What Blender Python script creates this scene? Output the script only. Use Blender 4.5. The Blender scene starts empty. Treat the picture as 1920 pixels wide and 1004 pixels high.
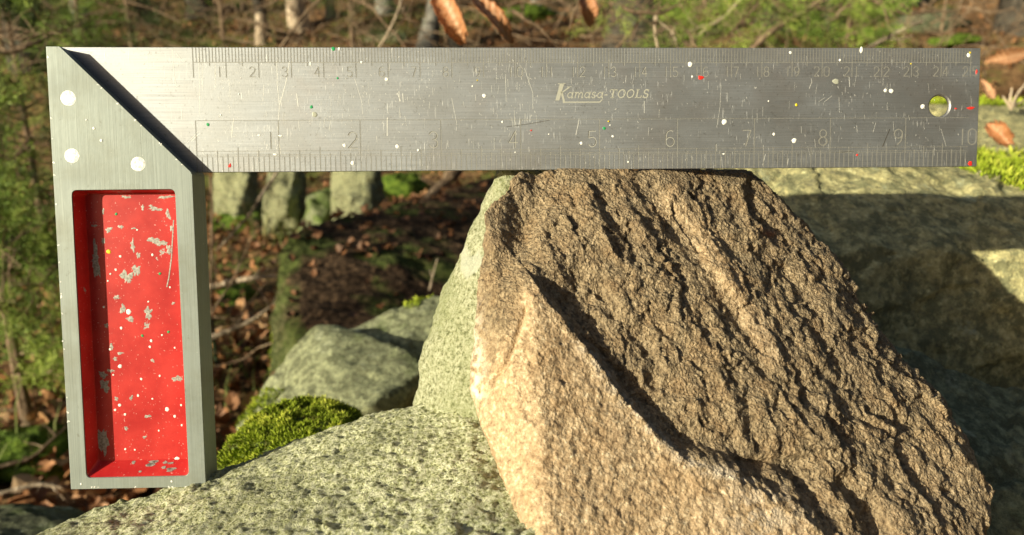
import bpy, bmesh, math, random
import numpy as np
from mathutils import Vector, Matrix

random.seed(7)
rng = np.random.default_rng(7)
S = bpy.context.scene
COL = S.collection
R_ = math.radians

# ------------------------------------------------------------------ camera
PITCH = R_(15.0)
CAM = np.array([0.0, 0.0, 0.60])
F_PX = 1370.0
cd = bpy.data.cameras.new('camera')
cam = bpy.data.objects.new('camera', cd)
COL.objects.link(cam)
cam.location = CAM
cam.rotation_euler = (math.pi / 2 - PITCH, 0, 0)
cd.sensor_fit = 'HORIZONTAL'
cd.sensor_width = 36.0
cd.lens = 36.0 * F_PX / 1920.0
cd.clip_start = 0.01
cd.clip_end = 500.0
cd.dof.use_dof = True
cd.dof.focus_distance = 0.218
cd.dof.aperture_fstop = 16.5
S.camera = cam

# ------------------------------------------------------------------ sun, sky, exposure
SUN_TO = Vector((-0.775, -0.570, 0.2723)).normalized()
elev = math.asin(SUN_TO.z)
azim = math.atan2(SUN_TO.x, SUN_TO.y)
sd = bpy.data.lights.new('sun', 'SUN')
sd.energy = 5.0
sd.angle = R_(0.55)
sd.color = (1.0, 0.925, 0.67)
sun = bpy.data.objects.new('sun', sd)
COL.objects.link(sun)
sun.location = (-3, -3, 4)
sun.rotation_euler = SUN_TO.to_track_quat('Z', 'Y').to_euler()

W_ = bpy.data.worlds.new('World')
S.world = W_
W_.use_nodes = True
wn = W_.node_tree
sky = wn.nodes.new('ShaderNodeTexSky')
sky.sky_type = 'NISHITA'
sky.sun_disc = False
sky.sun_elevation = elev
sky.sun_rotation = azim
sky.air_density = 1.2
sky.dust_density = 3.0
bg = wn.nodes['Background']
bg.inputs['Strength'].default_value = 0.056
wn.links.new(sky.outputs[0], bg.inputs[0])

S.view_settings.view_transform = 'Standard'
S.view_settings.look = 'None'
S.view_settings.exposure = 0.72
S.view_settings.gamma = 1.0
S.view_settings.use_curve_mapping = False
S.render.engine = 'CYCLES'
S.cycles.use_denoising = True
S.cycles.max_bounces = 6

# ------------------------------------------------------------------ coordinates
CP, SP = math.cos(PITCH), math.sin(PITCH)
AX_R = np.array([1.0, 0, 0]); AX_D = np.array([0, -SP, -CP]); AX_F = np.array([0, CP, -SP])


def W(px, py, d):
    """point seen at picture position (px,py), d centimetres deep -> metres in the world"""
    d = d / 100.0
    return CAM + (px - 960) / F_PX * d * AX_R + (py - 502) / F_PX * d * AX_D + d * AX_F


def project(P):
    Q = np.asarray(P) - CAM
    z = Q @ AX_F
    z = np.where(np.abs(z) < 1e-4, 1e-4, z)
    return 960 + F_PX * (Q @ AX_R) / z, 502 + F_PX * (Q @ AX_D) / z, z


# ------------------------------------------------------------------ numpy noise
_perm = np.random.default_rng(3).permutation(256)
_perm = np.concatenate([_perm, _perm, _perm])
_g = np.random.default_rng(4).normal(size=(256, 3)); _g /= np.linalg.norm(_g, axis=1)[:, None]


def noise3(P):
    P = np.asarray(P, dtype=float) + 1000.37
    i = np.floor(P).astype(int); f = P - i
    i &= 255
    u = f * f * f * (f * (f * 6 - 15) + 10)
    out = 0
    for a in (0, 1):
        wa = u[:, 0] if a else 1 - u[:, 0]
        for b in (0, 1):
            wb = u[:, 1] if b else 1 - u[:, 1]
            for c in (0, 1):
                wc = u[:, 2] if c else 1 - u[:, 2]
                h = _perm[_perm[_perm[(i[:, 0] + a) & 255] + ((i[:, 1] + b) & 255)] + ((i[:, 2] + c) & 255)] & 255
                g = _g[h]
                out = out + wa * wb * wc * (g[:, 0] * (f[:, 0] - a) + g[:, 1] * (f[:, 1] - b) + g[:, 2] * (f[:, 2] - c))
    return out


def fbm(P, octs=4, gain=0.5, lac=2.03):
    a, s, o = 1.0, 1.0, 0
    for k in range(octs):
        o = o + a * noise3(P * s + 17.1 * k)
        a *= gain; s *= lac
    return o


def ridged(P, octs=3):
    a, s, o = 1.0, 1.0, 0
    for k in range(octs):
        o = o + a * (1 - 2 * np.abs(noise3(P * s + 5.3 * k)) * 1.6)
        a *= 0.5; s *= 2.1
    return o


_h3 = np.random.default_rng(8).random((256, 3))
_t3 = np.random.default_rng(9).normal(size=(256, 3))


def facets(P):
    """broken-stone relief: every cell is a small plane tilted its own way, with steps between cells"""
    P = np.asarray(P, float) + 500.5
    i = np.floor(P).astype(int)
    best = np.full(len(P), 1e9); out = np.zeros(len(P))
    for a in (-1, 0, 1):
        for b in (-1, 0, 1):
            for c in (-1, 0, 1):
                j = i + np.array([a, b, c])
                h = _perm[_perm[_perm[j[:, 0] & 255] + (j[:, 1] & 255)] + (j[:, 2] & 255)] & 255
                r = P - (j + _h3[h])
                d = (r * r).sum(1)
                m = d < best
                best = np.where(m, d, best)
                out = np.where(m, (r * _t3[h]).sum(1) + 0.35 * _t3[h][:, 0], out)
    return np.clip(out, -1.2, 1.2)


def sstep(a, b, x):
    t = np.clip((x - a) / (b - a), 0, 1)
    return t * t * (3 - 2 * t)


def poly_dist(x, y, pts):
    """distance to a polyline, and signed side of it (positive: to the right of travel in picture space)"""
    best = np.full(x.shape, 1e9); side = np.zeros(x.shape)
    for (ax, ay), (bx, by) in zip(pts[:-1], pts[1:]):
        dx, dy = bx - ax, by - ay
        t = np.clip(((x - ax) * dx + (y - ay) * dy) / (dx * dx + dy * dy), 0, 1)
        ex, ey = x - ax - t * dx, y - ay - t * dy
        dd = np.hypot(ex, ey)
        s = np.sign(dy * (x - ax) - dx * (y - ay))
        m = dd < best
        best = np.where(m, dd, best); side = np.where(m, s, side)
    return best, side


# ------------------------------------------------------------------ materials
class NT:
    def __init__(s, name):
        s.m = bpy.data.materials.new(name); s.m.use_nodes = True
        s.t = s.m.node_tree; s.b = s.t.nodes['Principled BSDF']

    def n(s, typ, **kw):
        nd = s.t.nodes.new(typ)
        for k, v in kw.items():
            if k.startswith('_'):
                setattr(nd, k[1:], v)
            else:
                key = int(k[1:]) if k[0] == 'i' and k[1:].isdigit() else k.replace('__', ' ')
                s.set(nd.inputs[key], v)
        return nd

    def set(s, inp, v):
        if isinstance(v, bpy.types.NodeSocket):
            s.t.links.new(v, inp)
        elif isinstance(v, bpy.types.Node):
            s.t.links.new(v.outputs[0], inp)
        elif isinstance(v, (tuple, list)) and len(v) == 3 and inp.type == 'RGBA':
            inp.default_value = (*v, 1)
        else:
            inp.default_value = v

    def coord(s, scale=(1, 1, 1), rot=(0, 0, 0), src='Object'):
        tc = s.n('ShaderNodeTexCoord')
        return s.n('ShaderNodeMapping', Vector=tc.outputs[src], Scale=scale, Rotation=rot).outputs[0]

    def noise(s, vec, scale, detail=4, rough=0.5, dist=0.0):
        return s.n('ShaderNodeTexNoise', Vector=vec, Scale=scale, Detail=detail, Roughness=rough, Distortion=dist).outputs[0]

    def voro(s, vec, scale, feature='F1', out=0, rnd=1.0):
        v = s.n('ShaderNodeTexVoronoi', Vector=vec, Scale=scale, Randomness=rnd, _feature=feature)
        return v.outputs[out]

    def ramp(s, fac, stops):
        r = s.n('ShaderNodeValToRGB', Fac=fac)
        el = r.color_ramp.elements
        while len(el) < len(stops):
            el.new(0.5)
        for e, (p, c) in zip(el, stops):
            e.position = p
            e.color = (*c, 1) if isinstance(c, tuple) else (c, c, c, 1)
        return r.outputs[0]

    def mix(s, fac, a, b, mode='MIX'):
        m = s.n('ShaderNodeMix', _data_type='RGBA', _blend_type=mode)
        s.set(m.inputs[0], fac); s.set(m.inputs[6], a); s.set(m.inputs[7], b)
        return m.outputs[2]

    def math(s, op, a, b=0.0):
        return s.n('ShaderNodeMath', _operation=op, i0=a, i1=b).outputs[0]

    def attr(s, name):
        return s.n('ShaderNodeAttribute', _attribute_name=name)

    def bump(s, h, strength, dist, normal=None):
        b = s.n('ShaderNodeBump', Strength=strength, Distance=dist, Height=h)
        if normal is not None:
            s.set(b.inputs['Normal'], normal)
        return b.outputs[0]

    def out(s, col=None, rough=None, metal=None, normal=None, spec=None, **kw):
        for k, v in (('Base Color', col), ('Roughness', rough), ('Metallic', metal), ('Normal', normal), ('Specular IOR Level', spec)):
            if v is not None:
                s.set(s.b.inputs[k], v)
        for k, v in kw.items():
            s.set(s.b.inputs[k.replace('__', ' ')], v)
        return s.m


def flat(name, col, rough=0.7, metal=0.0, spec=0.4):
    return NT(name).out(col=col, rough=rough, metal=metal, spec=spec)


# ------------------------------------------------------------------ objects
def tag(o, label=None, cat=None, group=None, kind=None):
    if label: o['label'] = label
    if cat: o['category'] = cat
    if group: o['group'] = group
    if kind: o['kind'] = kind
    return o


def link(name, me, mat=None, parent=None):
    if mat is not None and not me.materials:
        me.materials.append(mat)
    o = bpy.data.objects.new(name, me)
    COL.objects.link(o)
    if parent is not None:
        o.parent = parent
    return o


def mesh_np(name, V, Fs, smooth=False, attrs=None):
    """V (n,3); Fs list of index arrays (m,k)"""
    me = bpy.data.meshes.new(name)
    V = np.asarray(V, dtype=np.float32)
    if not isinstance(Fs, (list, tuple)):
        Fs = [Fs]
    loops = np.concatenate([np.asarray(f, dtype=np.int32).ravel() for f in Fs])
    counts = np.concatenate([np.full(len(f), f.shape[1], dtype=np.int32) for f in Fs])
    starts = np.concatenate([[0], np.cumsum(counts)[:-1]]).astype(np.int32)
    me.vertices.add(len(V)); me.vertices.foreach_set('co', V.ravel())
    me.loops.add(len(loops)); me.loops.foreach_set('vertex_index', loops)
    me.polygons.add(len(counts)); me.polygons.foreach_set('loop_start', starts)
    me.update(calc_edges=True)
    me.polygons.foreach_set('use_smooth', np.full(len(counts), smooth))
    for k, a in (attrs or {}).items():
        at = me.attributes.new(k, 'FLOAT', 'POINT')
        at.data.foreach_set('value', np.asarray(a, dtype=np.float32))
    me.validate()
    return me


def empty(name, loc):
    o = bpy.data.objects.new(name, None)
    COL.objects.link(o)
    o.location = loc
    o.empty_display_size = 0.02
    return o


def rot_to(d):
    return Vector(d).to_track_quat('Z', 'Y').to_matrix()


def tube_arrays(P, Rr, n=8, off=0):
    """tapered tube through points P (k,3) with radii Rr"""
    P = np.asarray(P, float); Rr = np.asarray(Rr, float)
    k = len(P)
    T = np.gradient(P, axis=0); T /= np.linalg.norm(T, axis=1)[:, None] + 1e-12
    ref = np.array([0.31, 0.9, 0.2]); ref /= np.linalg.norm(ref)
    if abs(T.mean(0) @ ref) > 0.85 * np.linalg.norm(T.mean(0)):
        ref = np.array([0.9, -0.1, 0.4])
    A = np.cross(T, ref); A /= np.linalg.norm(A, axis=1)[:, None] + 1e-12
    B = np.cross(T, A)
    th = np.linspace(0, 2 * np.pi, n, endpoint=False)
    V = P[:, None, :] + Rr[:, None, None] * (np.cos(th)[None, :, None] * A[:, None, :] + np.sin(th)[None, :, None] * B[:, None, :])
    V = V.reshape(-1, 3)
    i = np.arange(k - 1)[:, None] * n; j = np.arange(n)[None, :]; j2 = (j + 1) % n
    F = np.stack([i + j, i + j2, i + n + j2, i + n + j], -1).reshape(-1, 4) + off
    return V, F


class MB:
    def __init__(s): s.V = []; s.F4 = []; s.F3 = []; s.A = []; s.n = 0
    def add(s, V, F, a=0.5):
        V = np.asarray(V, float); F = np.asarray(F) + s.n
        s.V.append(V); (s.F4 if F.shape[1] == 4 else s.F3).append(F)
        s.A.append(np.full(len(V), a) if np.isscalar(a) else np.asarray(a)); s.n += len(V)
    def tube(s, P, R, n=8, a=0.5):
        V, F = tube_arrays(P, R, n); s.add(V, F, a)
        s.add(np.vstack([V[-n:], np.mean(V[-n:], 0)]), np.array([[i, (i + 1) % n, n] for i in range(n)]), a)
        s.add(np.vstack([V[:n], np.mean(V[:n], 0)]), np.array([[(i + 1) % n, i, n] for i in range(n)]), a)
    def mesh(s, name, smooth=False):
        Fs = []
        if s.F4: Fs.append(np.vstack(s.F4))
        if s.F3: Fs.append(np.vstack(s.F3))
        return mesh_np(name, np.vstack(s.V), Fs, smooth, {'tone': np.concatenate(s.A)})
    def build(s, name, mat, parent=None, smooth=False):
        return link(name, s.mesh(name, smooth), mat, parent)


def wiggle(a, b, n, amp, seed=0, sag=0.0):
    a, b = np.asarray(a, float), np.asarray(b, float)
    t = np.linspace(0, 1, n)[:, None]
    P = a + (b - a) * t
    L = np.linalg.norm(b - a)
    Q = np.c_[t * 3.1 + seed * 3.7, np.full((n, 1), seed * 1.3), np.zeros((n, 1))]
    off = np.c_[noise3(Q), noise3(Q + 31), noise3(Q + 67)] * amp * L * 2
    off *= np.sin(np.pi * np.clip(t * 1.0, 0, 1)) * 0.75 + 0.25 * t
    P = P + off
    P[:, 2] -= sag * L * np.sin(np.pi * t[:, 0])
    return P


# ------------------------------------------------------------------ rocks
def dense(hulls, voxel, smooth_it, far=None):
    """union of convex hulls -> even mesh, corners worn round"""
    bm = bmesh.new()
    for pts in hulls:
        b2 = bmesh.new()
        for p in pts: b2.verts.new(p)
        r = bmesh.ops.convex_hull(b2, input=b2.verts)
        dele = [e for e in r['geom_interior'] if isinstance(e, bmesh.types.BMVert)]
        bmesh.ops.delete(b2, geom=dele, context='VERTS')
        m2 = bpy.data.meshes.new('tmp'); b2.to_mesh(m2); b2.free()
        bm.from_mesh(m2); bpy.data.meshes.remove(m2)
    bmesh.ops.recalc_face_normals(bm, faces=bm.faces)
    me = bpy.data.meshes.new('tmp'); bm.to_mesh(me); bm.free()
    o = bpy.data.objects.new('tmp', me); COL.objects.link(o)
    md = o.modifiers.new('r', 'REMESH'); md.mode = 'VOXEL'; md.voxel_size = voxel; md.adaptivity = 0
    dg = bpy.context.evaluated_depsgraph_get()
    ev = o.evaluated_get(dg).to_mesh()
    V = np.empty(len(ev.vertices) * 3); ev.vertices.foreach_get('co', V); V = V.reshape(-1, 3)
    F = np.empty(len(ev.loops), dtype=np.int32); ev.loops.foreach_get('vertex_index', F)
    F = F.reshape(-1, 4)
    o.evaluated_get(dg).to_mesh_clear()
    bpy.data.objects.remove(o); bpy.data.meshes.remove(me)
    E = np.vstack([F[:, [0, 1]], F[:, [1, 2]], F[:, [2, 3]], F[:, [3, 0]]])
    cnt = np.bincount(E.ravel(), minlength=len(V)).astype(float)
    for _ in range(smooth_it):
        N = np.stack([np.bincount(E[:, 0], V[E[:, 1], k], len(V)) + np.bincount(E[:, 1], V[E[:, 0], k], len(V)) for k in range(3)], 1)
        V = V * 0.4 + 0.6 * N / cnt[:, None]
    return V, F


def normals(V, F):
    n = np.cross(V[F[:, 2]] - V[F[:, 0]], V[F[:, 3]] - V[F[:, 1]])
    N = np.stack([sum(np.bincount(F[:, j], n[:, k], len(V)) for j in range(4)) for k in range(3)], 1)
    return N / (np.linalg.norm(N, axis=1)[:, None] + 1e-15)


def rock(name, hulls, voxel, smooth_it, disp, mat, label, cat='rock', group=None, attrs=None, parent=None):
    V, F = dense(hulls, voxel, smooth_it)
    N = normals(V, F)
    d = disp(V, N)
    if isinstance(d, tuple): d, at = d
    else: at = {}
    V2 = V + N * d[:, None]
    o = link(name, mesh_np(name, V2, F, True, at), mat)
    tag(o, label, cat, group)
    return o


def hull(*pts):
    return [W(*p) for p in pts]


def surf_samples(o, n, cond=None, seed=1):
    """random points on a mesh object with normals"""
    me = o.data
    r = np.random.default_rng(seed)
    k = len(me.polygons)
    A = np.empty(k); me.polygons.foreach_get('area', A)
    C = np.empty(k * 3); me.polygons.foreach_get('center', C); C = C.reshape(-1, 3)
    Nn = np.empty(k * 3); me.polygons.foreach_get('normal', Nn); Nn = Nn.reshape(-1, 3)
    w = A.copy()
    if cond is not None: w = w * cond(C, Nn)
    if w.sum() <= 0: return np.zeros((0, 3)), np.zeros((0, 3))
    idx = r.choice(k, size=n, p=w / w.sum())
    j = np.sqrt(A[idx])[:, None] * (r.random((n, 3)) - 0.5)
    j -= (j * Nn[idx]).sum(1)[:, None] * Nn[idx]
    return C[idx] + j, Nn[idx]


# ---- stone materials
def mat_lichen():
    m = NT('lichen_covered_granite')
    v = m.coord()
    big = m.noise(v, 28, 3, 0.6)
    grain = m.noise(v, 620, 5, 0.75)
    fine = m.noise(v, 1500, 3, 0.6)
    vor = m.voro(v, 800)
    c = m.ramp(m.math('ADD', m.math('MULTIPLY', grain, 0.75), m.math('MULTIPLY', vor, 0.42)),
               [(0.38, (0.11, 0.115, 0.04)), (0.45, (0.29, 0.30, 0.135)), (0.55, (0.52, 0.54, 0.30)), (0.68, (0.80, 0.80, 0.56))])
    c = m.mix(m.ramp(big, [(0.45, 0.0), (0.66, 0.55)]), c, m.ramp(fine, [(0.35, (0.10, 0.105, 0.045)), (0.65, (0.30, 0.31, 0.16))]))
    sp = m.ramp(m.noise(v, 160, 3), [(0.70, 0.0), (0.78, 0.5)])
    c = m.mix(sp, c, (0.20, 0.12, 0.10))
    h = m.math('ADD', m.math('MULTIPLY', grain, 1.0), m.math('MULTIPLY', fine, 0.35))
    nrm = m.bump(h, 1.0, 0.0026)
    return m.out(col=c, rough=0.75, normal=nrm, spec=0.35)


def mat_slab():
    m = NT('smooth_pale_lichen_granite')
    v = m.coord()
    grain = m.noise(v, 800, 5, 0.78)
    big = m.noise(v, 35, 4, 0.6)
    c = m.ramp(grain, [(0.38, (0.13, 0.14, 0.06)), (0.45, (0.36, 0.375, 0.22)), (0.53, (0.53, 0.54, 0.36)), (0.66, (0.76, 0.76, 0.56))])
    c = m.mix(m.ramp(big, [(0.46, 0.0), (0.68, 0.5)]), c, (0.27, 0.31, 0.13))
    c = m.mix(m.ramp(m.noise(v, 55, 3, 0.5), [(0.62, 0.0), (0.66, 0.75)]), c, (0.62, 0.64, 0.52))
    return m.out(col=c, rough=0.8, normal=m.bump(grain, 1.0, 0.0020), spec=0.3)


def mat_brown():
    m = NT('rust_brown_broken_rock')
    v = m.coord()
    tone = m.attr('tone').outputs['Fac']
    grain = m.noise(v, 700, 6, 0.75)
    mid = m.noise(v, 120, 4, 0.6)
    big = m.noise(v, 32, 3, 0.6)
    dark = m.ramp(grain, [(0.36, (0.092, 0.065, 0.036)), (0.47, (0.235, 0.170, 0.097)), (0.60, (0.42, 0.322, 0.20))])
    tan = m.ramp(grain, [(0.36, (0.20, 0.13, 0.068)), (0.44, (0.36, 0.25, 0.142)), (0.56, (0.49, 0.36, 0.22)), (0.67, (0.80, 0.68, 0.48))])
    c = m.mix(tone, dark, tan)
    c = m.mix(m.ramp(mid, [(0.45, 0.0), (0.7, 0.5)]), c, m.ramp(grain, [(0.3, (0.15, 0.08, 0.03)), (0.7, (0.40, 0.25, 0.12))]))
    c = m.mix(m.ramp(big, [(0.5, 0.0), (0.68, 0.35)]), c, (0.20, 0.155, 0.105))
    ora = m.attr('orange').outputs['Fac']
    c = m.mix(m.math('MULTIPLY', ora, 0.9), c, (0.42, 0.13, 0.03))
    wh = m.attr('pale').outputs['Fac']
    c = m.mix(m.math('MULTIPLY', wh, m.ramp(m.noise(v, 380, 4), [(0.42, 0.0), (0.58, 1.0)])), c, (0.72, 0.62, 0.50))
    st = m.noise(m.coord(scale=(1.0, 1.0, 0.45), rot=(0.0, R_(-32), 0)), 700, 3, 0.5)
    cr = m.math('MULTIPLY', m.voro(m.n('ShaderNodeVectorMath', _operation='ADD', i0=v, i1=m.n('ShaderNodeVectorMath', _operation='SCALE', i0=m.n('ShaderNodeTexNoise', Vector=v, Scale=900.0).outputs['Color'], Scale=0.0012).outputs[0]).outputs[0], 1100), 0.5)
    h = m.math('ADD', m.math('ADD', m.math('MULTIPLY', grain, 0.6), m.math('MULTIPLY', st, 0.7)), cr)
    glint = m.ramp(m.noise(v, 1500, 2), [(0.60, 0.68), (0.70, 0.30)])
    nm = m.bump(h, 1.0, 0.0021); nd = nm.node
    m.set(nd.inputs['Strength'], m.ramp(tone, [(0.0, 0.9), (1.0, 0.42)]))
    return m.out(col=c, rough=glint, normal=nm, spec=0.5)


def mat_grey(name='grey_green_granite', moss=0.4, warm=0.0, dark=1.0):
    m = NT(name)
    v = m.coord()
    grain = m.noise(v, 230, 6, 0.72)
    big = m.noise(v, 14, 5, 0.65)
    mid = m.noise(v, 46, 5, 0.7)
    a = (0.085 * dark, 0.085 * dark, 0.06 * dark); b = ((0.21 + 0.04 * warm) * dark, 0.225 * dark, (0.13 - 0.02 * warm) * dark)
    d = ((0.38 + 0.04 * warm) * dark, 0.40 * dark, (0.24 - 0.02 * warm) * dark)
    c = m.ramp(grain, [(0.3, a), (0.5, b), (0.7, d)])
    c = m.mix(m.ramp(m.noise(v, 110, 5, 0.8), [(0.44, 0.75), (0.53, 0.0)]), c, (0.075 * dark, 0.08 * dark, 0.045 * dark))
    c = m.mix(m.ramp(mid, [(0.60, 0.0), (0.68, 0.7)]), c, (0.45, 0.48, 0.33))
    c = m.mix(m.ramp(big, [(0.70 - 0.35 * moss, 0.0), (0.85 - 0.3 * moss, 0.9)]), c, m.ramp(grain, [(0.3, (0.035, 0.06, 0.012)), (0.7, (0.12, 0.17, 0.03))]))
    return m.out(col=c, rough=0.85, normal=m.bump(m.math('ADD', grain, mid), 0.8, 0.003), spec=0.25)


M_LICHEN, M_SLAB, M_BROWN = mat_lichen(), mat_slab(), mat_brown()
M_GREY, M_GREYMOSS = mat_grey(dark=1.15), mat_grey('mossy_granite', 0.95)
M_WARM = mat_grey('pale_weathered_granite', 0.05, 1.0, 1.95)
M_PALE = mat_grey('pale_lichened_stone', 0.30, 0.3, 1.15)
M_DARKROCK = mat_grey('darkened_granite', 0.35, 0.0, 0.55)  # darkened grey; on the lower left rock it stands for shade

# ---- the rust-brown rock under the blade
RIDGE = [(985, 500), (1035, 575), (1110, 665), (1190, 770), (1290, 868), (1370, 895), (1440, 925)]


def brown_disp(V, N):
    px, py, dz = project(V)
    front = sstep(0.0, 0.25, -(N @ AX_F))
    # upper-face and ridge-side masks
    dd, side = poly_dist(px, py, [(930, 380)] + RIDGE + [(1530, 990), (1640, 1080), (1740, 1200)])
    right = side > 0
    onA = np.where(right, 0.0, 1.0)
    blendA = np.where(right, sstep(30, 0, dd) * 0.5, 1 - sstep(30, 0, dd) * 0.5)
    # grain direction of the upper face: runs from upper left to lower right in the picture
    ax = (px - 960) / 60.0; ay = (py - 502) / 60.0; az = (dz * 100) * 0.6
    a = R_(58)
    s = ax * math.cos(a) + ay * math.sin(a); t = -ax * math.sin(a) + ay * math.cos(a)
    Q = np.c_[s * 0.30, t * 1.15, az * 0.5]
    warp = fbm(np.c_[ax, ay, az] * 0.5, 3) * 0.8
    Q = Q + warp[:, None] * np.array([0.3, 0.6, 0.2])
    streak = fbm(Q * 0.8, 4, 0.55)
    # step-like chips: steep on one side
    saw = np.abs(((t * 0.42 + warp * 1.6 + s * 0.06) % 1.0) - 0.72)
    lump = fbm(V * 45, 3)
    chips = 0.5 * fbm(V * 150, 3, 0.55) + 0.9 * (0.25 - np.abs(fbm(V * np.array([130, 130, 85]) + 7, 2)))
    fine = fbm(V * 480, 3, 0.6) + 0.9 * (0.35 - np.abs(noise3(V * 300))) + 0.6 * (0.3 - np.abs(noise3(V * 620)))
    up = 1 - blendA
    QF = np.c_[s * 0.85, t * 2.1, az * 1.1] + fbm(V * 160, 2)[:, None] * 0.45
    fac1 = facets(QF * 0.55); fac2 = facets(QF * 1.35 + 31); fac3 = facets(V * 330 + fbm(V * 300, 2)[:, None] * 0.5)
    d = lump * 0.0014 + up * (streak * 0.0018 - sstep(0.14, 0.0, saw) * 0.0006 * (0.5 + fbm(V * 30, 2)))
    d = d + up * (fac1 * 0.0008 + fac2 * 0.00038) + fac3 * 0.00022 + (1 - up) * fac2 * 0.00006
    d = d + chips * (0.00022 + 0.00028 * up) + fine * (0.00036 + 0.00010 * up)
    # hollow beside the ridge
    gw = np.where(right, np.exp(-((dd - 50 + 18 * fbm(V * 60, 2)) / 46.0) ** 2), 0) * sstep(430, 560, py) * (1 - sstep(1000, 1100, py))
    d = d - gw * 0.0056 * (1 - 0.85 * sstep(820, 890, py))
    # raised lip along the ridge
    d = d + np.exp(-(dd / 16.0) ** 2) * 0.0004 * sstep(480, 600, py)
    # deep notch near the upper left shoulder and knob that shades it
    wx, wy = px + 22 * fbm(V * 120, 2), py + 22 * fbm(V * 120 + 3, 2)
    h1 = np.exp(-(((wx - 962) / 46) ** 2 + ((wy - 455) / 66) ** 2)) + 0.7 * np.exp(-(((wx - 990) / 30) ** 2 + ((wy - 385) / 40) ** 2)); d = d - h1 * 0.0058
    h2 = np.exp(-(((px - 918) / 24) ** 2 + ((py - 425) / 50) ** 2)); d = d + h2 * 0.0012
    # proud strip, the sunlight on it put into a paler tone
    vd, _ = poly_dist(px, py, [(1255, 372), (1310, 430), (1350, 500), (1405, 585), (1450, 665)])
    lit_strip = np.exp(-(vd / 19.0) ** 2)
    vl, vs = poly_dist(px, py, [(1245, 395), (1290, 450), (1330, 520), (1390, 610), (1440, 690)])
    d = d + np.exp(-(vd / 17.0) ** 2) * 0.0011 * front - np.exp(-((vl) / 12.0) ** 2) * 0.0008 * front
    # long diagonal furrows
    for pts, w, amp in (([(1040, 430), (1100, 500), (1160, 580), (1215, 650)], 15, .0028), ([(1120, 375), (1165, 450), (1195, 480)], 13, .0026),
                        ([(1290, 560), (1340, 640), (1400, 740), (1420, 800)], 14, .0024), ([(1190, 400), (1250, 470), (1290, 540)], 11, .0016),
                        ([(1480, 500), (1530, 590), (1545, 650)], 12, .0022), ([(1540, 700), (1600, 780), (1640, 800)], 10, .0022),
                        ([(1520, 745), (1560, 800), (1575, 830)], 12, .0028), ([(1630, 765), (1690, 790), (1715, 805)], 7, .0020),
                        ([(1400, 340), (1420, 400), (1450, 440)], 12, .0022), ([(1690, 840), (1730, 900), (1740, 920)], 9, .0024),
                        ([(1765, 920), (1795, 950)], 8, .0022), ([(1425, 690), (1480, 740), (1520, 790)], 10, .0018),
                        ([(1200, 620), (1240, 690), (1290, 740)], 13, .0026), ([(1760, 790), (1810, 845), (1850, 880)], 12, .0016)):
        fd, fs = poly_dist(px + 26 * noise3(V * 90), py + 26 * noise3(V * 90 + 9), pts)
        amp = amp * 0.46 * (0.6 + 1.1 * np.clip(fbm(V * 80 + 5, 2) + 0.4, 0, 1))
        d = d - np.exp(-(fd / w) ** 2) * amp + np.where(fs < 0, np.exp(-((fd - 1.7 * w) / w) ** 2), 0) * amp * 0.5
    # broken ledge low on the face and its undercut
    led = sstep(845, 853, py) * (1 - sstep(900, 1010, py)) * sstep(1385, 1400, px) * (1 - sstep(1515, 1535, px))
    d = d - led * 0.0022 * (1 - sstep(853, 960, py))
    wd, _ = poly_dist(px, py, [(1500, 870), (1545, 940), (1570, 1010)])
    d = d - np.exp(-(wd / 22.0) ** 2) * 0.0020
    wd, _ = poly_dist(px, py, [(1590, 900), (1640, 960), (1660, 1010)])
    d = d - np.exp(-(wd / 18.0) ** 2) * 0.0035
    # thin crack on the left rim
    cdist, _ = poly_dist(px, py, [(985, 580), (968, 640), (950, 690), (925, 715)])
    d = d - np.exp(-(cdist / 4.0) ** 2) * 0.0016
    d = np.where(py < 350, np.minimum(d, 0.0004 + 0.00002 * (py - 318).clip(0, 60)), d)
    lz = sstep(-14, 14, (px - 985) + (py - 560) * 0.42 + 12 * fbm(V * 120, 2))
    lz = np.maximum(lz, sstep(690, 740, py))
    tone = np.clip(blendA * sstep(490, 560, py) * (0.25 + 0.75 * lz) + lit_strip * 0.62 * front + 0.25 * sstep(1500, 1700, px) * sstep(600, 900, py), 0, 1)
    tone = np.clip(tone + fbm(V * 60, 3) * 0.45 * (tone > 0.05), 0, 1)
    pale = np.exp(-((px - 893) / 16) ** 2) * sstep(500, 700, py) * (1 - sstep(740, 790, py)) + 0.5 * np.exp(-((px - 1430) / 80) ** 2 - ((py - 960) / 60) ** 2) + \
        0.6 * np.exp(-((dd) / 14) ** 2) * (py > 640) * (py < 900)
    ora = np.exp(-(((px - 1443) / 13) ** 2 + ((py - 436) / 8) ** 2))
    return d * 1.0, {'tone': tone, 'pale': np.clip(pale, 0, 1), 'orange': ora}


brown_pts = hull(
    # upper edge beneath the blade
    (975, 323, 22.9), (1060, 317, 23.7), (1240, 317, 23.9), (1400, 320, 25.2), (1408, 322, 26.5),
    # left rim
    (908, 400, 21.9), (900, 560, 21.2), (877, 725, 20.6), (905, 800, 19.8), (985, 880, 18.6), (1022, 1004, 17.5), (1030, 1120, 16.8),
    # ridge
    (1000, 520, 20.4), (1110, 670, 19.7), (1290, 868, 18.9), (1520, 985, 18.6), (1620, 1120, 18.2),
    # right silhouette
    (1490, 400, 25.1), (1560, 475, 24.9), (1612, 560, 24.6), (1660, 665, 24.2), (1740, 745, 23.6), (1830, 850, 22.6), (1866, 920, 21.8), (1858, 985, 21.1), (1800, 1120, 19.8),
    # body behind
    (1000, 420, 27), (1330, 380, 30), (1560, 560, 31), (1750, 850, 30), (1700, 1150, 28), (1050, 900, 26), (1050, 1150, 24), (920, 700, 24))
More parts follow.
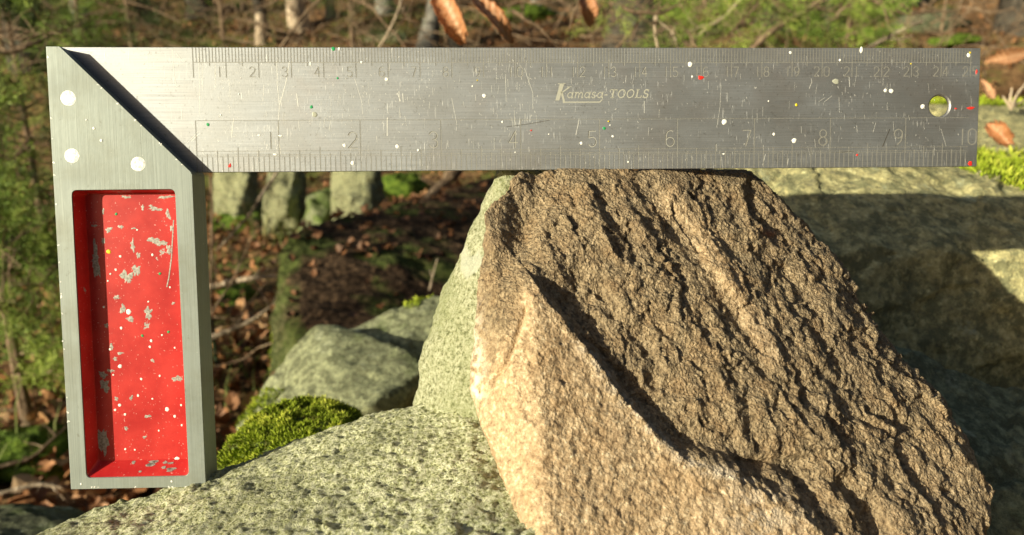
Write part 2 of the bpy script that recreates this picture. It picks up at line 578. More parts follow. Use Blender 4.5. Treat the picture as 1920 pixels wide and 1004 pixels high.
brown = rock('brown_rock', [brown_pts], 0.00055, 5, brown_disp, M_BROWN,
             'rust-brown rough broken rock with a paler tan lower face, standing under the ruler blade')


# ---- lichen boulder in front, carrying the handle
def lichen_disp(V, N):
    d = fbm(V * 18, 3) * 0.0035 + fbm(V * 70, 3) * 0.0015 + fbm(V * 230, 3, 0.65) * 0.0010 + ridged(V * 420, 2) * 0.0003 - sstep(0.15, 0.45, noise3(V * 420 + fbm(V * 300, 2)[:, None] * 1.5)) * 0.00025 + facets(V * 420 + fbm(V * 400, 2)[:, None] * 0.6) * 0.00028
    return d


lich = rock('lichen_boulder', [hull(
    (-120, 1120, 19.5), (60, 1012, 22.3), (180, 962, 23.6), (300, 925, 24.2), (395, 906, 24.4), (500, 862, 24.8), (600, 812, 25.4), (740, 772, 25.6), (870, 742, 25.0), (1050, 735, 25.0),
    (150, 1150, 17.0), (520, 1120, 16.2), (800, 1080, 16.2), (1060, 1080, 16.4), (1250, 1100, 16.5), (900, 880, 20.2), (720, 880, 21.4),
    (300, 1020, 30), (700, 900, 33), (1100, 850, 33), (1500, 900, 32), (0, 1200, 26), (0, 1500, 16), (500, 2400, 12), (1300, 2600, 12), (1500, 1300, 17), (300, 1900, 26), (1300, 1900, 30))],
    0.0008, 6, lichen_disp, M_LICHEN, 'big rounded boulder crusted with pale green lichen, carrying the foot of the handle', 'boulder')


def slab_disp(V, N):
    return fbm(V * 25, 3) * 0.003 + fbm(V * 90, 3) * 0.0014 + fbm(V * 330, 3, 0.6) * 0.0007


slab = rock('standing_slab', [hull(
    (778, 752, 25.4), (800, 650, 25.6), (832, 545, 25.9), (880, 430, 25.2), (905, 375, 24.7), (932, 325, 24.1), (950, 290, 24.0), (1100, 300, 25),
    (990, 330, 24.8), (935, 520, 23.4), (905, 720, 23.0), (890, 800, 23.0), (1150, 600, 26), (1150, 800, 26),
    (800, 770, 29), (900, 450, 31), (1000, 310, 31), (1200, 500, 33), (850, 900, 30), (1200, 900, 30))],
    0.0009, 5, slab_disp, M_SLAB, 'smooth pale green-grey slab standing directly behind the brown rock', 'rock')


# ---- boulder behind on the right, on which the blade's shadow falls
def big_disp(V, N):
    return fbm(V * 9, 3) * 0.008 + fbm(V * 40, 4) * 0.0028 + fbm(V * 170, 3, 0.6) * 0.0010 + facets(V * np.array([22, 30, 40]) + fbm(V * 20, 2)[:, None] * .5) * 0.0016


back = rock('back_boulder', [hull(
    (1250, 300, 42), (1420, 296, 42), (1700, 305, 42.5), (1930, 345, 42.5), (2100, 372, 43), (2300, 440, 42),
    (1350, 365, 38.8), (1600, 366, 39.2), (1920, 367, 40.0), (2200, 420, 40.2),
    (1400, 470, 35.6), (1700, 472, 36.2), (1920, 475, 36.9), (2150, 510, 37.5),
    (1500, 640, 35.2), (1800, 650, 36.2), (2050, 640, 37.2), (1500, 740, 38), (1900, 760, 39), (2100, 800, 40),
    (1300, 330, 62), (1700, 290, 64), (2200, 330, 64), (2500, 480, 60), (1250, 700, 50), (2400, 1000, 50), (1400, 1000, 60), (1400, 1300, 40), (2300, 1300, 45))],
    0.0018, 7, big_disp, M_WARM, 'large pale weathered boulder behind the brown rock, crossed by the shadow of the blade', 'boulder')

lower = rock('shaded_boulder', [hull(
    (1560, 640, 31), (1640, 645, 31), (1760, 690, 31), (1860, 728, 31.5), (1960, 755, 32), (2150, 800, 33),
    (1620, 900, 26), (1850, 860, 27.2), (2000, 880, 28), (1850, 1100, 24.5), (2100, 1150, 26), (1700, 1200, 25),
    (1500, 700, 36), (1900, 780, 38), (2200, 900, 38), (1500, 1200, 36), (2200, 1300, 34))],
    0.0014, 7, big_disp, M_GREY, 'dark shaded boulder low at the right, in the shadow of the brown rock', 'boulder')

# ---- boulders in the middle distance, left of the slab
mid = rock('round_boulder', [
    hull((440, 800, 60), (492, 722, 61), (545, 664, 62), (598, 617, 63), (655, 617, 63), (700, 640, 61), (760, 650, 60), (800, 690, 58), (560, 780, 55), (690, 760, 53), (745, 790, 55), (760, 850, 60),
         (480, 1000, 60), (750, 1000, 62), (640, 660, 75), (800, 720, 78), (520, 900, 78)),
    hull((640, 625, 66), (700, 590, 67), (760, 562, 68), (815, 548, 69), (880, 560, 69), (930, 640, 66), (760, 640, 63), (820, 720, 62), (700, 900, 66), (900, 900, 66), (760, 590, 84), (920, 620, 84), (900, 900, 84), (660, 900, 84))],
    0.0026, 4, big_disp, M_GREY, 'slanted grey-green granite boulder beyond the moss cushion, lit on its top', 'boulder')

slope = rock('sloping_ledge', [hull(
    (512, 745, 118), (505, 620, 126), (520, 470, 135), (545, 440, 140), (640, 412, 165), (760, 385, 190), (930, 330, 235), (1100, 330, 250),
    (560, 700, 108), (640, 640, 112), (800, 560, 125), (960, 470, 150), (1100, 430, 170),
    (560, 900, 115), (700, 900, 110), (1000, 800, 130), (530, 560, 180), (700, 480, 230), (560, 1000, 160), (1100, 900, 220))],
    0.006, 4, lambda V, N: (fbm(V * 5, 3) * 0.02 + fbm(V * np.array([16, 30, 40]), 4) * 0.010 + fbm(V * 90, 2) * 0.004, {'edge': 0.75 * sstep(0, 1, (560 - project(V)[0] + 50 * noise3(V * 8)) / 40) * sstep(480, 620, project(V)[1] + 60 * noise3(V * 12))}), (lambda mm: mm.out(col=mm.mix(mm.attr('edge').outputs['Fac'], mm.mix(mm.ramp(mm.noise(mm.coord(), 9, 4), [(0.52, 0.0), (0.62, 0.8)]), mm.ramp(mm.noise(mm.coord(), 90, 6, 0.75), [(0.38, (0.012, 0.008, 0.006)), (0.5, (0.045, 0.028, 0.017)), (0.66, (0.13, 0.082, 0.05))]), mm.ramp(mm.noise(mm.coord(), 60, 4), [(0.3, (0.02, 0.03, 0.008)), (0.7, (0.09, 0.12, 0.03))])), mm.ramp(mm.noise(mm.coord(scale=(1, 1, 3)), 40, 5, 0.7), [(0.38, (0.015, 0.022, 0.006)), (0.5, (0.045, 0.055, 0.02)), (0.66, (0.15, 0.155, 0.08))])), rough=0.95, spec=0.1, normal=mm.bump(mm.noise(mm.coord(), 90, 5), 0.9, 0.006)))(NT('dark_leafy_ledge')),
    'dark mossy ledge strewn with old leaves, sloping up behind the round boulder', 'ledge')

# ------------------------------------------------------------------ the try square
def rotm(p, y, r):
    cx, sx = math.cos(p), math.sin(p); cy, sy = math.cos(y), math.sin(y); cr, sr = math.cos(r), math.sin(r)
    Rx = np.array([[1, 0, 0], [0, cx, -sx], [0, sx, cx]]); Ry = np.array([[cy, 0, sy], [0, 1, 0], [-sy, 0, cy]]); Rz = np.array([[cr, -sr, 0], [sr, cr, 0], [0, 0, 1]])
    return Rz @ Rx @ Ry


SQ_R = rotm(0.075, -0.054, -0.011); SQ_T = np.array([-9.902, -6.823, 22.622])
C2W = np.stack([AX_R, AX_D, AX_F], 1)
UB, VB, ZB = -2.06, 13.78, 0.06                                   # foot of the handle, in centimetres along the square


def sq_world(u, v, z):
    return CAM + C2W @ (SQ_R @ np.array([u, v, z]) + SQ_T) / 100.0


def L3(u, v, z):
    """square's own coordinates: u along the blade, v down, z away (cm) -> local metres"""
    return ((u - UB) / 100, (z - ZB) / 100, -(v - VB) / 100)


square = empty('try_square', sq_world(UB, VB, ZB))
RM = C2W @ SQ_R
square.rotation_euler = Matrix([list(r) for r in np.stack([RM[:, 0], RM[:, 2], -RM[:, 1]], 1)]).to_euler()
tag(square, 'steel try square with graduated ruler blade and red-filled aluminium handle', 'try square')


def mat_blade():
    m = NT('brushed_scratched_steel')
    brush = m.noise(m.coord(scale=(8, 1, 900)), 5, 4, 0.7)
    blot = m.noise(m.coord(scale=(1, 1, 1.6)), 45, 4, 0.6)
    fine = m.noise(m.coord(), 1800, 2, 0.6)
    # upright scuffs: thin stretched cells
    sc1 = m.noise(m.coord(scale=(2200, 1, 190), rot=(0, R_(3), 0)), 1.0, 2, 0.6)
    s1 = m.ramp(sc1, [(0.64, 0.0), (0.72, 1.0)])
    sc2 = m.noise(m.coord(scale=(260, 1, 2300), rot=(0, R_(-14), 0)), 1.0, 1, 0.5)
    s2 = m.ramp(sc2, [(0.74, 0.0), (0.80, 0.6)])
    sx = m.math('MAXIMUM', s1, s2)
    sx = m.math('MULTIPLY', sx, m.ramp(m.noise(m.coord(), 60, 3), [(0.36, 0.15), (0.6, 1.0)]))
    col = m.mix(m.ramp(brush, [(0.3, 0.0), (0.7, 1.0)]), (0.215, 0.225, 0.242), (0.335, 0.350, 0.376))
    col = m.mix(m.ramp(blot, [(0.4, 0.30), (0.62, 0.0)]), col, (0.22, 0.215, 0.205))
    stain = m.ramp(m.noise(m.coord(scale=(1, 1, 1.3)), 22, 5, 0.65), [(0.52, 0.0), (0.66, 0.35)])
    col = m.mix(stain, col, (0.24, 0.212, 0.20))
    spk = m.ramp(m.noise(m.coord(), 1100, 3, 0.6), [(0.62, 0.0), (0.70, 0.45)])
    col = m.mix(spk, col, (0.12, 0.115, 0.105))
    col = m.mix(m.math('MULTIPLY', sx, 0.6), col, (0.60, 0.60, 0.58))
    rg = m.math('ADD', m.ramp(blot, [(0.3, 0.50), (0.7, 0.57)]), m.math('MULTIPLY', sx, 0.25))
    tg = m.n('ShaderNodeTangent', _direction_type='RADIAL', _axis='Z')
    h = m.math('ADD', m.math('MULTIPLY', brush, 0.5), m.math('ADD', m.math('MULTIPLY', fine, 0.25), m.math('MULTIPLY', sx, 0.5)))
    return m.out(col=col, rough=rg, metal=0.93, normal=m.bump(h, 0.6, 0.00009), Anisotropic=0.4, Tangent=tg.outputs[0])


def mat_alu(name='brushed_grey_aluminium', tint=1.0):
    m = NT(name)
    brush = m.noise(m.coord(scale=(900, 900, 9)), 3, 4, 0.7)
    blot = m.noise(m.coord(), 60, 4, 0.6)
    pit = m.ramp(m.noise(m.coord(), 420, 3), [(0.25, 1.0), (0.32, 0.0)])
    col = m.mix(m.ramp(brush, [(0.3, 0.0), (0.7, 1.0)]), (0.20 * tint, 0.228 * tint, 0.218 * tint), (0.275 * tint, 0.31 * tint, 0.295 * tint))
    col = m.mix(m.math('MULTIPLY', pit, 0.5), col, (0.12, 0.12, 0.10))
    col = m.mix(m.ramp(m.noise(m.coord(), 38, 5, 0.7), [(0.48, 0.0), (0.68, 0.45)]), col, (0.16, 0.165, 0.125))
    col = m.mix(m.ramp(m.noise(m.coord(), 800, 2, 0.5), [(0.74, 0.0), (0.79, 0.45)]), col, (0.50, 0.52, 0.50))
    h = m.math('ADD', m.math('MULTIPLY', brush, 0.7), m.math('MULTIPLY', m.noise(m.coord(), 700, 3), 0.5))
    return m.out(col=col, rough=m.ramp(blot, [(0.3, 0.45), (0.7, 0.6)]), metal=0.35, normal=m.bump(h, 0.35, 0.00012))


def mat_red():
    m = NT('red_enamel')
    blot = m.noise(m.coord(), 70, 4, 0.6)
    dirt = m.ramp(m.noise(m.coord(), 900, 4, 0.7), [(0.66, 0.0), (0.74, 0.6)])
    fleck = m.ramp(m.noise(m.coord(), 1500, 2, 0.5), [(0.68, 0.0), (0.72, 0.5)])
    worn = m.ramp(m.noise(m.coord(), 170, 5, 0.7), [(0.655, 0.0), (0.67, 1.0)])
    col = m.mix(m.ramp(blot, [(0.35, 0.0), (0.7, 1.0)]), (0.36, 0.008, 0.009), (0.56, 0.034, 0.028))
    col = m.mix(dirt, col, (0.22, 0.05, 0.03))
    col = m.mix(fleck, col, (0.75, 0.45, 0.40))
    col = m.mix(worn, col, (0.34, 0.32, 0.30))
    return m.out(col=col, rough=0.38, normal=m.bump(m.math('ADD', blot, m.math('MULTIPLY', worn, -1.0)), 0.4, 0.0002), spec=0.5)


M_BLADE, M_ALU, M_RED = mat_blade(), mat_alu(), mat_red()
M_ALUSIDE = M_ALU
_m = NT('groove_shade_and_glint')
M_MARK = _m.out(col=_m.ramp(_m.attr('tone').outputs['Fac'], [(0.0, (0.07, 0.065, 0.058)), (1.0, (0.56, 0.56, 0.52))]), rough=0.6, metal=0.2)
M_LOGO = flat('etched_lettering', (0.40, 0.40, 0.35), 0.7, 0.2)
M_WHITE = flat('white_paint_drop', (0.86, 0.86, 0.82), 0.4)
M_REDP = flat('red_paint_drop', (0.70, 0.03, 0.02), 0.45)
M_GREENP = flat('green_paint_drop', (0.02, 0.30, 0.10), 0.45)
M_YELP = flat('yellow_paint_drop', (0.75, 0.60, 0.02), 0.45)
M_GREYP = flat('grey_paint_drop', (0.36, 0.37, 0.31), 0.5)
_m = NT('bright_rivet_metal')
_n = _m.noise(_m.coord(scale=(1, 1, 1)), 1400, 3, 0.7)
M_RIVET = _m.out(col=_m.ramp(_n, [(0.34, (0.42, 0.42, 0.40)), (0.5, (0.66, 0.66, 0.64)), (0.6, (0.80, 0.80, 0.79))]), rough=0.5, metal=0.3, normal=_m.bump(_n, 0.5, 0.0002))
M_CHIP = NT('bare_metal_chip')
M_CHIP = M_CHIP.out(col=M_CHIP.ramp(M_CHIP.noise(M_CHIP.coord(), 1500, 3), [(0.35, (0.20, 0.19, 0.17)), (0.65, (0.40, 0.39, 0.36))]), rough=0.5, metal=0.3)


def rounded(u0, v0, u1, v1, r, n=6):
    """quadrilateral given by corner rows with rounded corners; u0.. are (top-left, top-right, bottom-right, bottom-left) points"""
    pts = [np.array(p, float) for p in (u0, v0, u1, v1)]
    out = []
    for i in range(4):
        p, a, b = pts[i], pts[i - 1], pts[(i + 1) % 4]
        da = (a - p) / np.linalg.norm(a - p) * r; db = (b - p) / np.linalg.norm(b - p) * r
        for k in range(n + 1):
            t = k / n
            out.append((1 - t) ** 2 * (p + da) + 2 * t * (1 - t) * p + t * t * (p + db))
    return out


def fill_with_hole(bm, outer, inner):
    es = []
    for loop in (outer, inner):
        for a, b in zip(loop, loop[1:] + loop[:1]):
            es.append(bm.edges.get((a, b)) or bm.edges.new((a, b)))
    bmesh.ops.triangle_fill(bm, use_beauty=True, use_dissolve=False, edges=es)


def ring(bm, A, B):
    n = len(A)
    return [bm.faces.new((A[i], A[(i + 1) % n], B[(i + 1) % n], B[i])) for i in range(n)]


def finish(bm, name, mat, parent, bevel=0.0, angle=40):
    bmesh.ops.recalc_face_normals(bm, faces=bm.faces)
    me = bpy.data.meshes.new(name); bm.to_mesh(me); bm.free()
    o = link(name, me, mat, parent)
    if bevel:
        md = o.modifiers.new('edge', 'BEVEL'); md.width = bevel; md.segments = 2; md.limit_method = 'ANGLE'; md.angle_limit = R_(angle)
    return o


# handle body with its recess (front and back alike)
HZ0, HZ1 = -0.465, 0.60
outer = [(-4.13, 0.085), (-3.735, 0.085), (-0.03, 3.866), (0.0, 3.95), (0.008, 13.786), (-4.144, 13.74)]
OP = ((-3.618, 4.387), (-0.533, 4.383), (-0.506, 13.423), (-3.653, 13.394))
FL = ((-3.48, 4.47), (-0.59, 4.47), (-0.57, 13.03), (-3.50, 13.02))
bm = bmesh.new()
for zf, zd in ((HZ0, 1), (HZ1, -1)):
    o1 = [bm.verts.new(L3(u, v, zf)) for u, v in outer]
    i1 = [bm.verts.new(L3(p[0], p[1], zf)) for p in rounded(*OP, 0.17)]
    fill_with_hole(bm, o1, i1)
    i1b = [bm.verts.new(L3(p[0], p[1], zf + zd * 0.02)) for p in rounded(*OP, 0.17)]
    ring(bm, i1, i1b)
    i2 = [bm.verts.new(L3(p[0], p[1], zf + zd * 0.49)) for p in rounded(*FL, 0.14)]
    ring(bm, i1b, i2); bm.faces.new(i2)
    if zf == HZ0: fr = o1
    else: ring(bm, fr, o1)
handle = finish(bm, 'handle', M_ALU, square, 0.00022)

# red enamel lining of the front recess, 0.1 mm proud of the casting
bm = bmesh.new()
e = 0.012
a = [bm.verts.new(L3(p[0], p[1], HZ0 + 0.03)) for p in rounded((OP[0][0] + e, OP[0][1] + e), (OP[1][0] - e, OP[1][1] + e), (OP[2][0] - e, OP[2][1] - e), (OP[3][0] + e, OP[3][1] - e), 0.16)]
b = [bm.verts.new(L3(p[0], p[1], HZ0 + 0.475)) for p in rounded((FL[0][0] + e, FL[0][1] + e), (FL[1][0] - e, FL[1][1] + e), (FL[2][0] - e, FL[2][1] - e), (FL[3][0] + e, FL[3][1] - e), 0.13)]
ring(bm, a, b); bm.faces.new(b)
recess = finish(bm, 'recess_lining', M_RED, square, 0.0004, 50)

# blade
BW, BU0, BU1, BT = 3.854, -4.0, 25.33, 0.15
bm = bmesh.new()
hc, hr = (24.0, 1.87), 0.34
lay = []
cham = 0.045
for z, rr in ((0.0, hr + cham), (cham, hr), (BT - cham, hr), (BT, hr + cham)):
    lay.append([bm.verts.new(L3(hc[0] + rr * math.cos(t), hc[1] + rr * math.sin(t), z)) for t in np.linspace(0, 2 * math.pi, 40, endpoint=False)])
of = [(BU0, 0), (BU1, 0), (BU1 + 0.005, BW), (BU0, BW)]
oA = [bm.verts.new(L3(u, v, 0)) for u, v in of]; oB = [bm.verts.new(L3(u, v, BT)) for u, v in of]
fill_with_hole(bm, oA, lay[0]); fill_with_hole(bm, oB, lay[3]); ring(bm, oA, oB)
for A, B in zip(lay[:-1], lay[1:]): ring(bm, A, B)
blade = finish(bm, 'blade', M_BLADE, square, 0.00012)


# flat strips laid on the blade face (0.03 mm proud)
class Strips:
    def __init__(s, z=-0.003, groove=False): s.b = MB(); s.z = z; s.groove = groove
    def quad(s, pts, dz=0.0):
        s.b.add([L3(u, v, s.z + dz) for u, v in pts], [[0, 1, 2, 3]], 0.0)
    def line(s, a, b, w, dz=0.0):
        a, b = np.array(a, float), np.array(b, float)
        d = b - a; n = np.array([-d[1], d[0]]) / (np.linalg.norm(d) + 1e-9) * w / 2
        s.quad([a - n, b - n, b + n, a + n], dz)
        if s.groove:  # flat dark strip gets a pale twin, painting a groove's shade and glint
            o = np.array([w * 0.75, w * 0.35]); k = s.b.n
            s.quad([a - n * .8 + o, b - n * .8 + o, b + n * .8 + o, a + n * .8 + o], dz - 0.0006)
            f_ = float(np.clip((a[0] - 13.5) / 6.0, 0, 1)); lo = float(np.clip(a[0] / 14.0, 0, 1))
            s.b.A[-1] = np.full(4, 0.55 + 0.3 * lo - 0.50 * f_)
            s.b.A[-2] = np.full(4, 0.36 * f_)
    def path(s, pts, w, dz=0.0):
        for a, b in zip(pts[:-1], pts[1:]):
            a, b = np.array(a, float), np.array(b, float)
            ex = (b - a) / (np.linalg.norm(b - a) + 1e-9) * w * 0.35
            s.line(a - ex, b + ex, w, dz); dz -= 0.00005
    def poly(s, pts):
        n = len(pts); c = np.mean(pts, 0)
        V = [L3(p[0], p[1], s.z) for p in pts] + [L3(c[0], c[1], s.z)]
        s.b.add(V, [[i, (i + 1) % n, n] for i in range(n)])


def arc(cx, cy, rx, ry, a0, a1, n=10):
    return [(cx + rx * math.cos(R_(a0 + (a1 - a0) * k / n)), cy + ry * math.sin(R_(a0 + (a1 - a0) * k / n))) for k in range(n + 1)]


# digits in a box 1 wide, 2 tall, y down
DIG = {
    '0': [arc(.5, .5, .5, .5, 180, 360) + arc(.5, 1.5, .5, .5, 0, 180) + [(0, .5)]],
    '1': [[(.5, 0), (.5, 2)]],
    '2': [arc(.5, .5, .48, .5, 190, 370, 10) + [(.85, .95), (0, 1.97), (1, 1.97)]],
    '3': [arc(.47, .5, .46, .5, 200, 450, 12) + arc(.47, 1.47, .5, .52, 270, 520, 12)[1:]],
    '4': [[(.75, 2), (.75, 0), (0, 1.4), (1, 1.4)]],
    '5': [[(.92, .03), (.15, .03), (.1, .85)] + arc(.48, 1.38, .5, .6, 235, 505, 12)],
    '6': [[(.85, .1)] + arc(.62, .75, .6, .75, 262, 180, 6) + [(0, 1.4)] + arc(.5, 1.42, .5, .57, 180, 545, 16)],
    '7': [[(0, .03), (.95, .03), (.35, 2)]],
    '8': [arc(.5, .48, .42, .47, 90, 450, 16), arc(.5, 1.47, .5, .52, -90, 270, 16)],
    '9': [arc(.5, .57, .5, .57, 0, 360, 16) + [(1, .9), (.85, 1.5), (.4, 2)]],
}
# the graduations
g = Strips(groove=True)
wl = 0.014
for k in range(0, 251):
    u = k / 10
    ln = 0.93 if k % 10 == 0 else (0.57 if k % 5 == 0 else 0.455)
    g.line((u, 0.012), (u, ln), wl if k % 5 else wl * 1.15)
g.line((0, 0.462), (25.05, 0.462), 0.014, -0.0004)
g.line((0, 2.25), (25.0, 2.25), 0.012, -0.0004)
for vv in (3.20, 3.315, 3.37):
    g.line((0.02, vv), (25.0, vv), 0.011, -0.0004)
for k in range(0, 158):
    u = k * 2.54 / 16
    ln = {0: 2.25, 8: 3.08, 4: 3.18, 12: 3.18}.get(k % 16, 3.28 if k % 2 == 0 else 3.385)
    g.line((u, ln), (u, BW - 0.012), wl)
grad = g.b.build('graduation_marks', M_MARK, blade)
tag(grad, kind='stuff')
for k in range(1, 26):
    for j, ch in enumerate(str(k)):
        u0 = (k - 0.28 if k < 10 else (k - 0.22 if j == 0 else k + 0.07)) if k < 20 or j else k - 0.26
        s = Strips(groove=True)
        for st in DIG[ch]:
            s.path([(u0 + 0.165 * x, 0.60 + 0.155 * y) for x, y in st], 0.018)
        s.b.build('numeral', M_MARK, blade)
for k in range(1, 11):
    for j, ch in enumerate(str(k)):
        u0 = k * 2.54 - 0.38 if k < 10 else 24.67 + 0.33 * j
        s = Strips(groove=True)
        for st in DIG[ch]:
            s.path([(u0 + 0.27 * x, 2.62 + 0.255 * y) for x, y in st], 0.024)
        s.b.build('numeral', M_MARK, blade)

# maker's lettering, slanted
LG = Strips(-0.004)


def sl(x, y): return (11.30 + x - 0.22 * (y - 1.60), y)


def lt(strokes, x0, y0, w, h, sw):
    for st, wd in strokes:
        LG.path([sl(x0 + w * x, y0 + h * y) for x, y in st], sw * wd)


# big K with a swash foot running back under the word
LG.poly([sl(0.03, 1.13), sl(0.17, 1.13), sl(0.13, 1.66), sl(0.00, 1.66)])
LG.line(sl(-0.03, 1.13), sl(0.21, 1.13), 0.022)
LG.path([sl(0.36, 1.24), sl(0.15, 1.42)], 0.040)
LG.line(sl(0.29, 1.23), sl(0.43, 1.23), 0.020)
LG.path([sl(0.15, 1.40), sl(0.27, 1.66), sl(0.29, 1.72)], 0.065)
LG.path([sl(0.27, 1.715), sl(1.44, 1.715), sl(1.50, 1.64)], 0.036)
aS = [(arc(.42, .52, .40, .45, 0, 360, 12), 1.0), ([(.88, .02), (.88, 1.0), (1.03, .95)], 1.25)]
mS = [([(.0, .1), (.12, .05), (.12, 1)], 1.1), ([(.12, .3), (.33, .05), (.5, .25), (.5, 1)], 1.1), ([(.5, .3), (.73, .05), (.9, .25), (.9, 1), (1.0, .95)], 1.1)]
sS = [(arc(.5, .28, .38, .26, -20, -200, 7) + [(.25, .45), (.75, .6)] + arc(.48, .75, .38, .25, -30, 170, 7), 1.0)]
x = 0.36
for gl, w in ((aS, .175), (mS, .275), (aS, .175), (sS, .14), (aS, .175)):
    lt(gl, x, 1.395, w, 0.185, 0.028); x += w + 0.05
LG.line(sl(1.545, 1.49), sl(1.65, 1.49), 0.028)
T_ = [([(.0, .0), (1., .0)], 1.0), ([(.02, .0), (.0, .2)], .8), ([(1., .0), (1., .2)], .8), ([(.5, .0), (.5, 1.)], 1.7), ([(.28, 1.), (.72, 1.)], .8)]
O_ = [(arc(.5, .5, .45, .5, 0, 360, 16), 1.2)]
Lx = [([(.25, .0), (.25, 1.)], 1.6), ([(.03, 0.), (.47, 0.)], .8), ([(.03, 1.), (.95, 1.), (1., .75)], .9)]
S_ = [(arc(.5, .27, .4, .27, -25, -210, 8) + [(.2, .42), (.8, .58)] + arc(.5, .74, .42, .26, -30, 160, 8), 1.3), ([(.88, .0), (.86, .25)], .8), ([(.1, .75), (.08, 1.)], .8)]
x = 1.70
for gl, w in ((T_, .23), (O_, .235), (O_, .235), (Lx, .20), (S_, .17)):
    lt(gl, x, 1.325, w, 0.25, 0.029); x += w + 0.05
LG.b.build('maker_lettering', M_LOGO, blade)


# paint drops and scratches; positions were measured on the photograph of the flat faces
def on_square(px, py, z):
    o = SQ_R.T @ (-SQ_T); d = SQ_R.T @ np.array([(px - 960) / F_PX, (py - 502) / F_PX, 1.0])
    p = o + (z - o[2]) / d[2] * d
    return p[0], p[1]


def blob(u, v, ru, rv, z, n=14, rough=0.12, seed=0):
    r = np.random.default_rng(seed)
    ph = r.random(4) * 6.28
    out = []
    for k in range(n):
        t = 2 * math.pi * k / n
        q = 1 + rough * (math.sin(2 * t + ph[0]) + 0.7 * math.sin(3 * t + ph[1]) + 0.6 * math.sin(5 * t + ph[2])) + (rough > .2) * 0.16 * r.normal()
        q = max(q, 0.25) * (0.88 if rough > .2 else 1)
        out.append((u + ru * q * math.cos(t), v + rv * q * math.sin(t)))
    return out


def drop(px, py, r, mat, parent, z, ry=None, name='paint_drop', rough=0.07, thick=0.012, base=None):
    u, v = on_square(px, py, z)
    k = 1 / 59.0
    pts = blob(u, v, r * k, (ry or r) * k, z, 30 if rough > .2 else 14, rough, int(px * 7 + py))
    n = len(pts)
    V = [L3(a, b, z - 0.001) for a, b in pts] + [L3(u + (a - u) * .7, v + (b - v) * .7, z - thick) for a, b in pts] + [L3(u, v, z - thick * 1.15)]
    mb = MB()
    mb.add(V, [[i, (i + 1) % n, n + (i + 1) % n, n + i] for i in range(n)])
    mb.F3.append(np.array([[n + i, n + (i + 1) % n, 2 * n] for i in range(n)]))
    mb.build(name, mat, parent)


for x, y, r in ((1294, 121, 4.6), (1298, 144, 2), (725, 149, 3.2), (908, 180, 3.6), (1358, 229, 5), (1090, 269, 2.8), (1149, 256, 2.2), (1660, 170, 3.2), (1671, 171, 4.2),
                (1730, 200, 4.2), (1451, 252, 2.6), (1489, 264, 4.6), (646, 273, 3.2), (745, 275, 3.6), (661, 306, 3.7), (784, 282, 2.2), (678, 117, 2.2), (1144, 235, 1.3), (1482, 99, 2.8),
                (1575, 113, 2.3), (942, 229, 2), (1029, 252, 1.3), (966, 286, 1.3), (886, 162, 1.6), (414, 216, 1.6), (448, 177, 1.4), (1441, 190, 1.4), (1178, 304, 1.6)):
    drop(x, y, r, M_WHITE, blade, 0)
for x, y, r, ry in ((526, 255, 4, 1.8), (486, 254, 2.8, 1.6), (516, 290, 4, 1.8), (1615, 94, 3.2, 6), (1816, 104, 3.6, 4.2), (1357, 289, 2.5, 1.5), (582, 120, 1.5, 4), (636, 92, 1.8, 3)):
    drop(x, y, r, M_WHITE, blade, 0, ry)
for x, y, r, ry in ((1314, 146, 4.8, 4.4), (431, 311, 3, 3.6), (996, 245, 1.5, 1.5), (1820, 203, 9, 2.2), (1819, 307, 5, 3.8), (1607, 291, 2.5, 1.8), (1792, 204, 2.5, 1.4), (1831, 135, 1.6, 5)):
    drop(x, y, r, M_REDP, blade, 0, ry, rough=0.2)
for x, y, r in ((625, 92, 3.6), (584, 201, 3), (390, 234, 3), (1133, 241, 3), (633, 147, 2)):
    drop(x, y, r, M_GREENP, blade, 0)
for x, y, r in ((1493, 197, 2.6), (1141, 228, 1.5), (895, 151, 1.2), (1819, 99, 1.8), (1708, 120, 1.3)):
    drop(x, y, r, M_YELP, blade, -0.012)
drop(1567, 153, 6, M_GREYP, blade, 0, 5.5, rough=0.12); drop(590, 215, 5, M_GREYP, blade, 0)

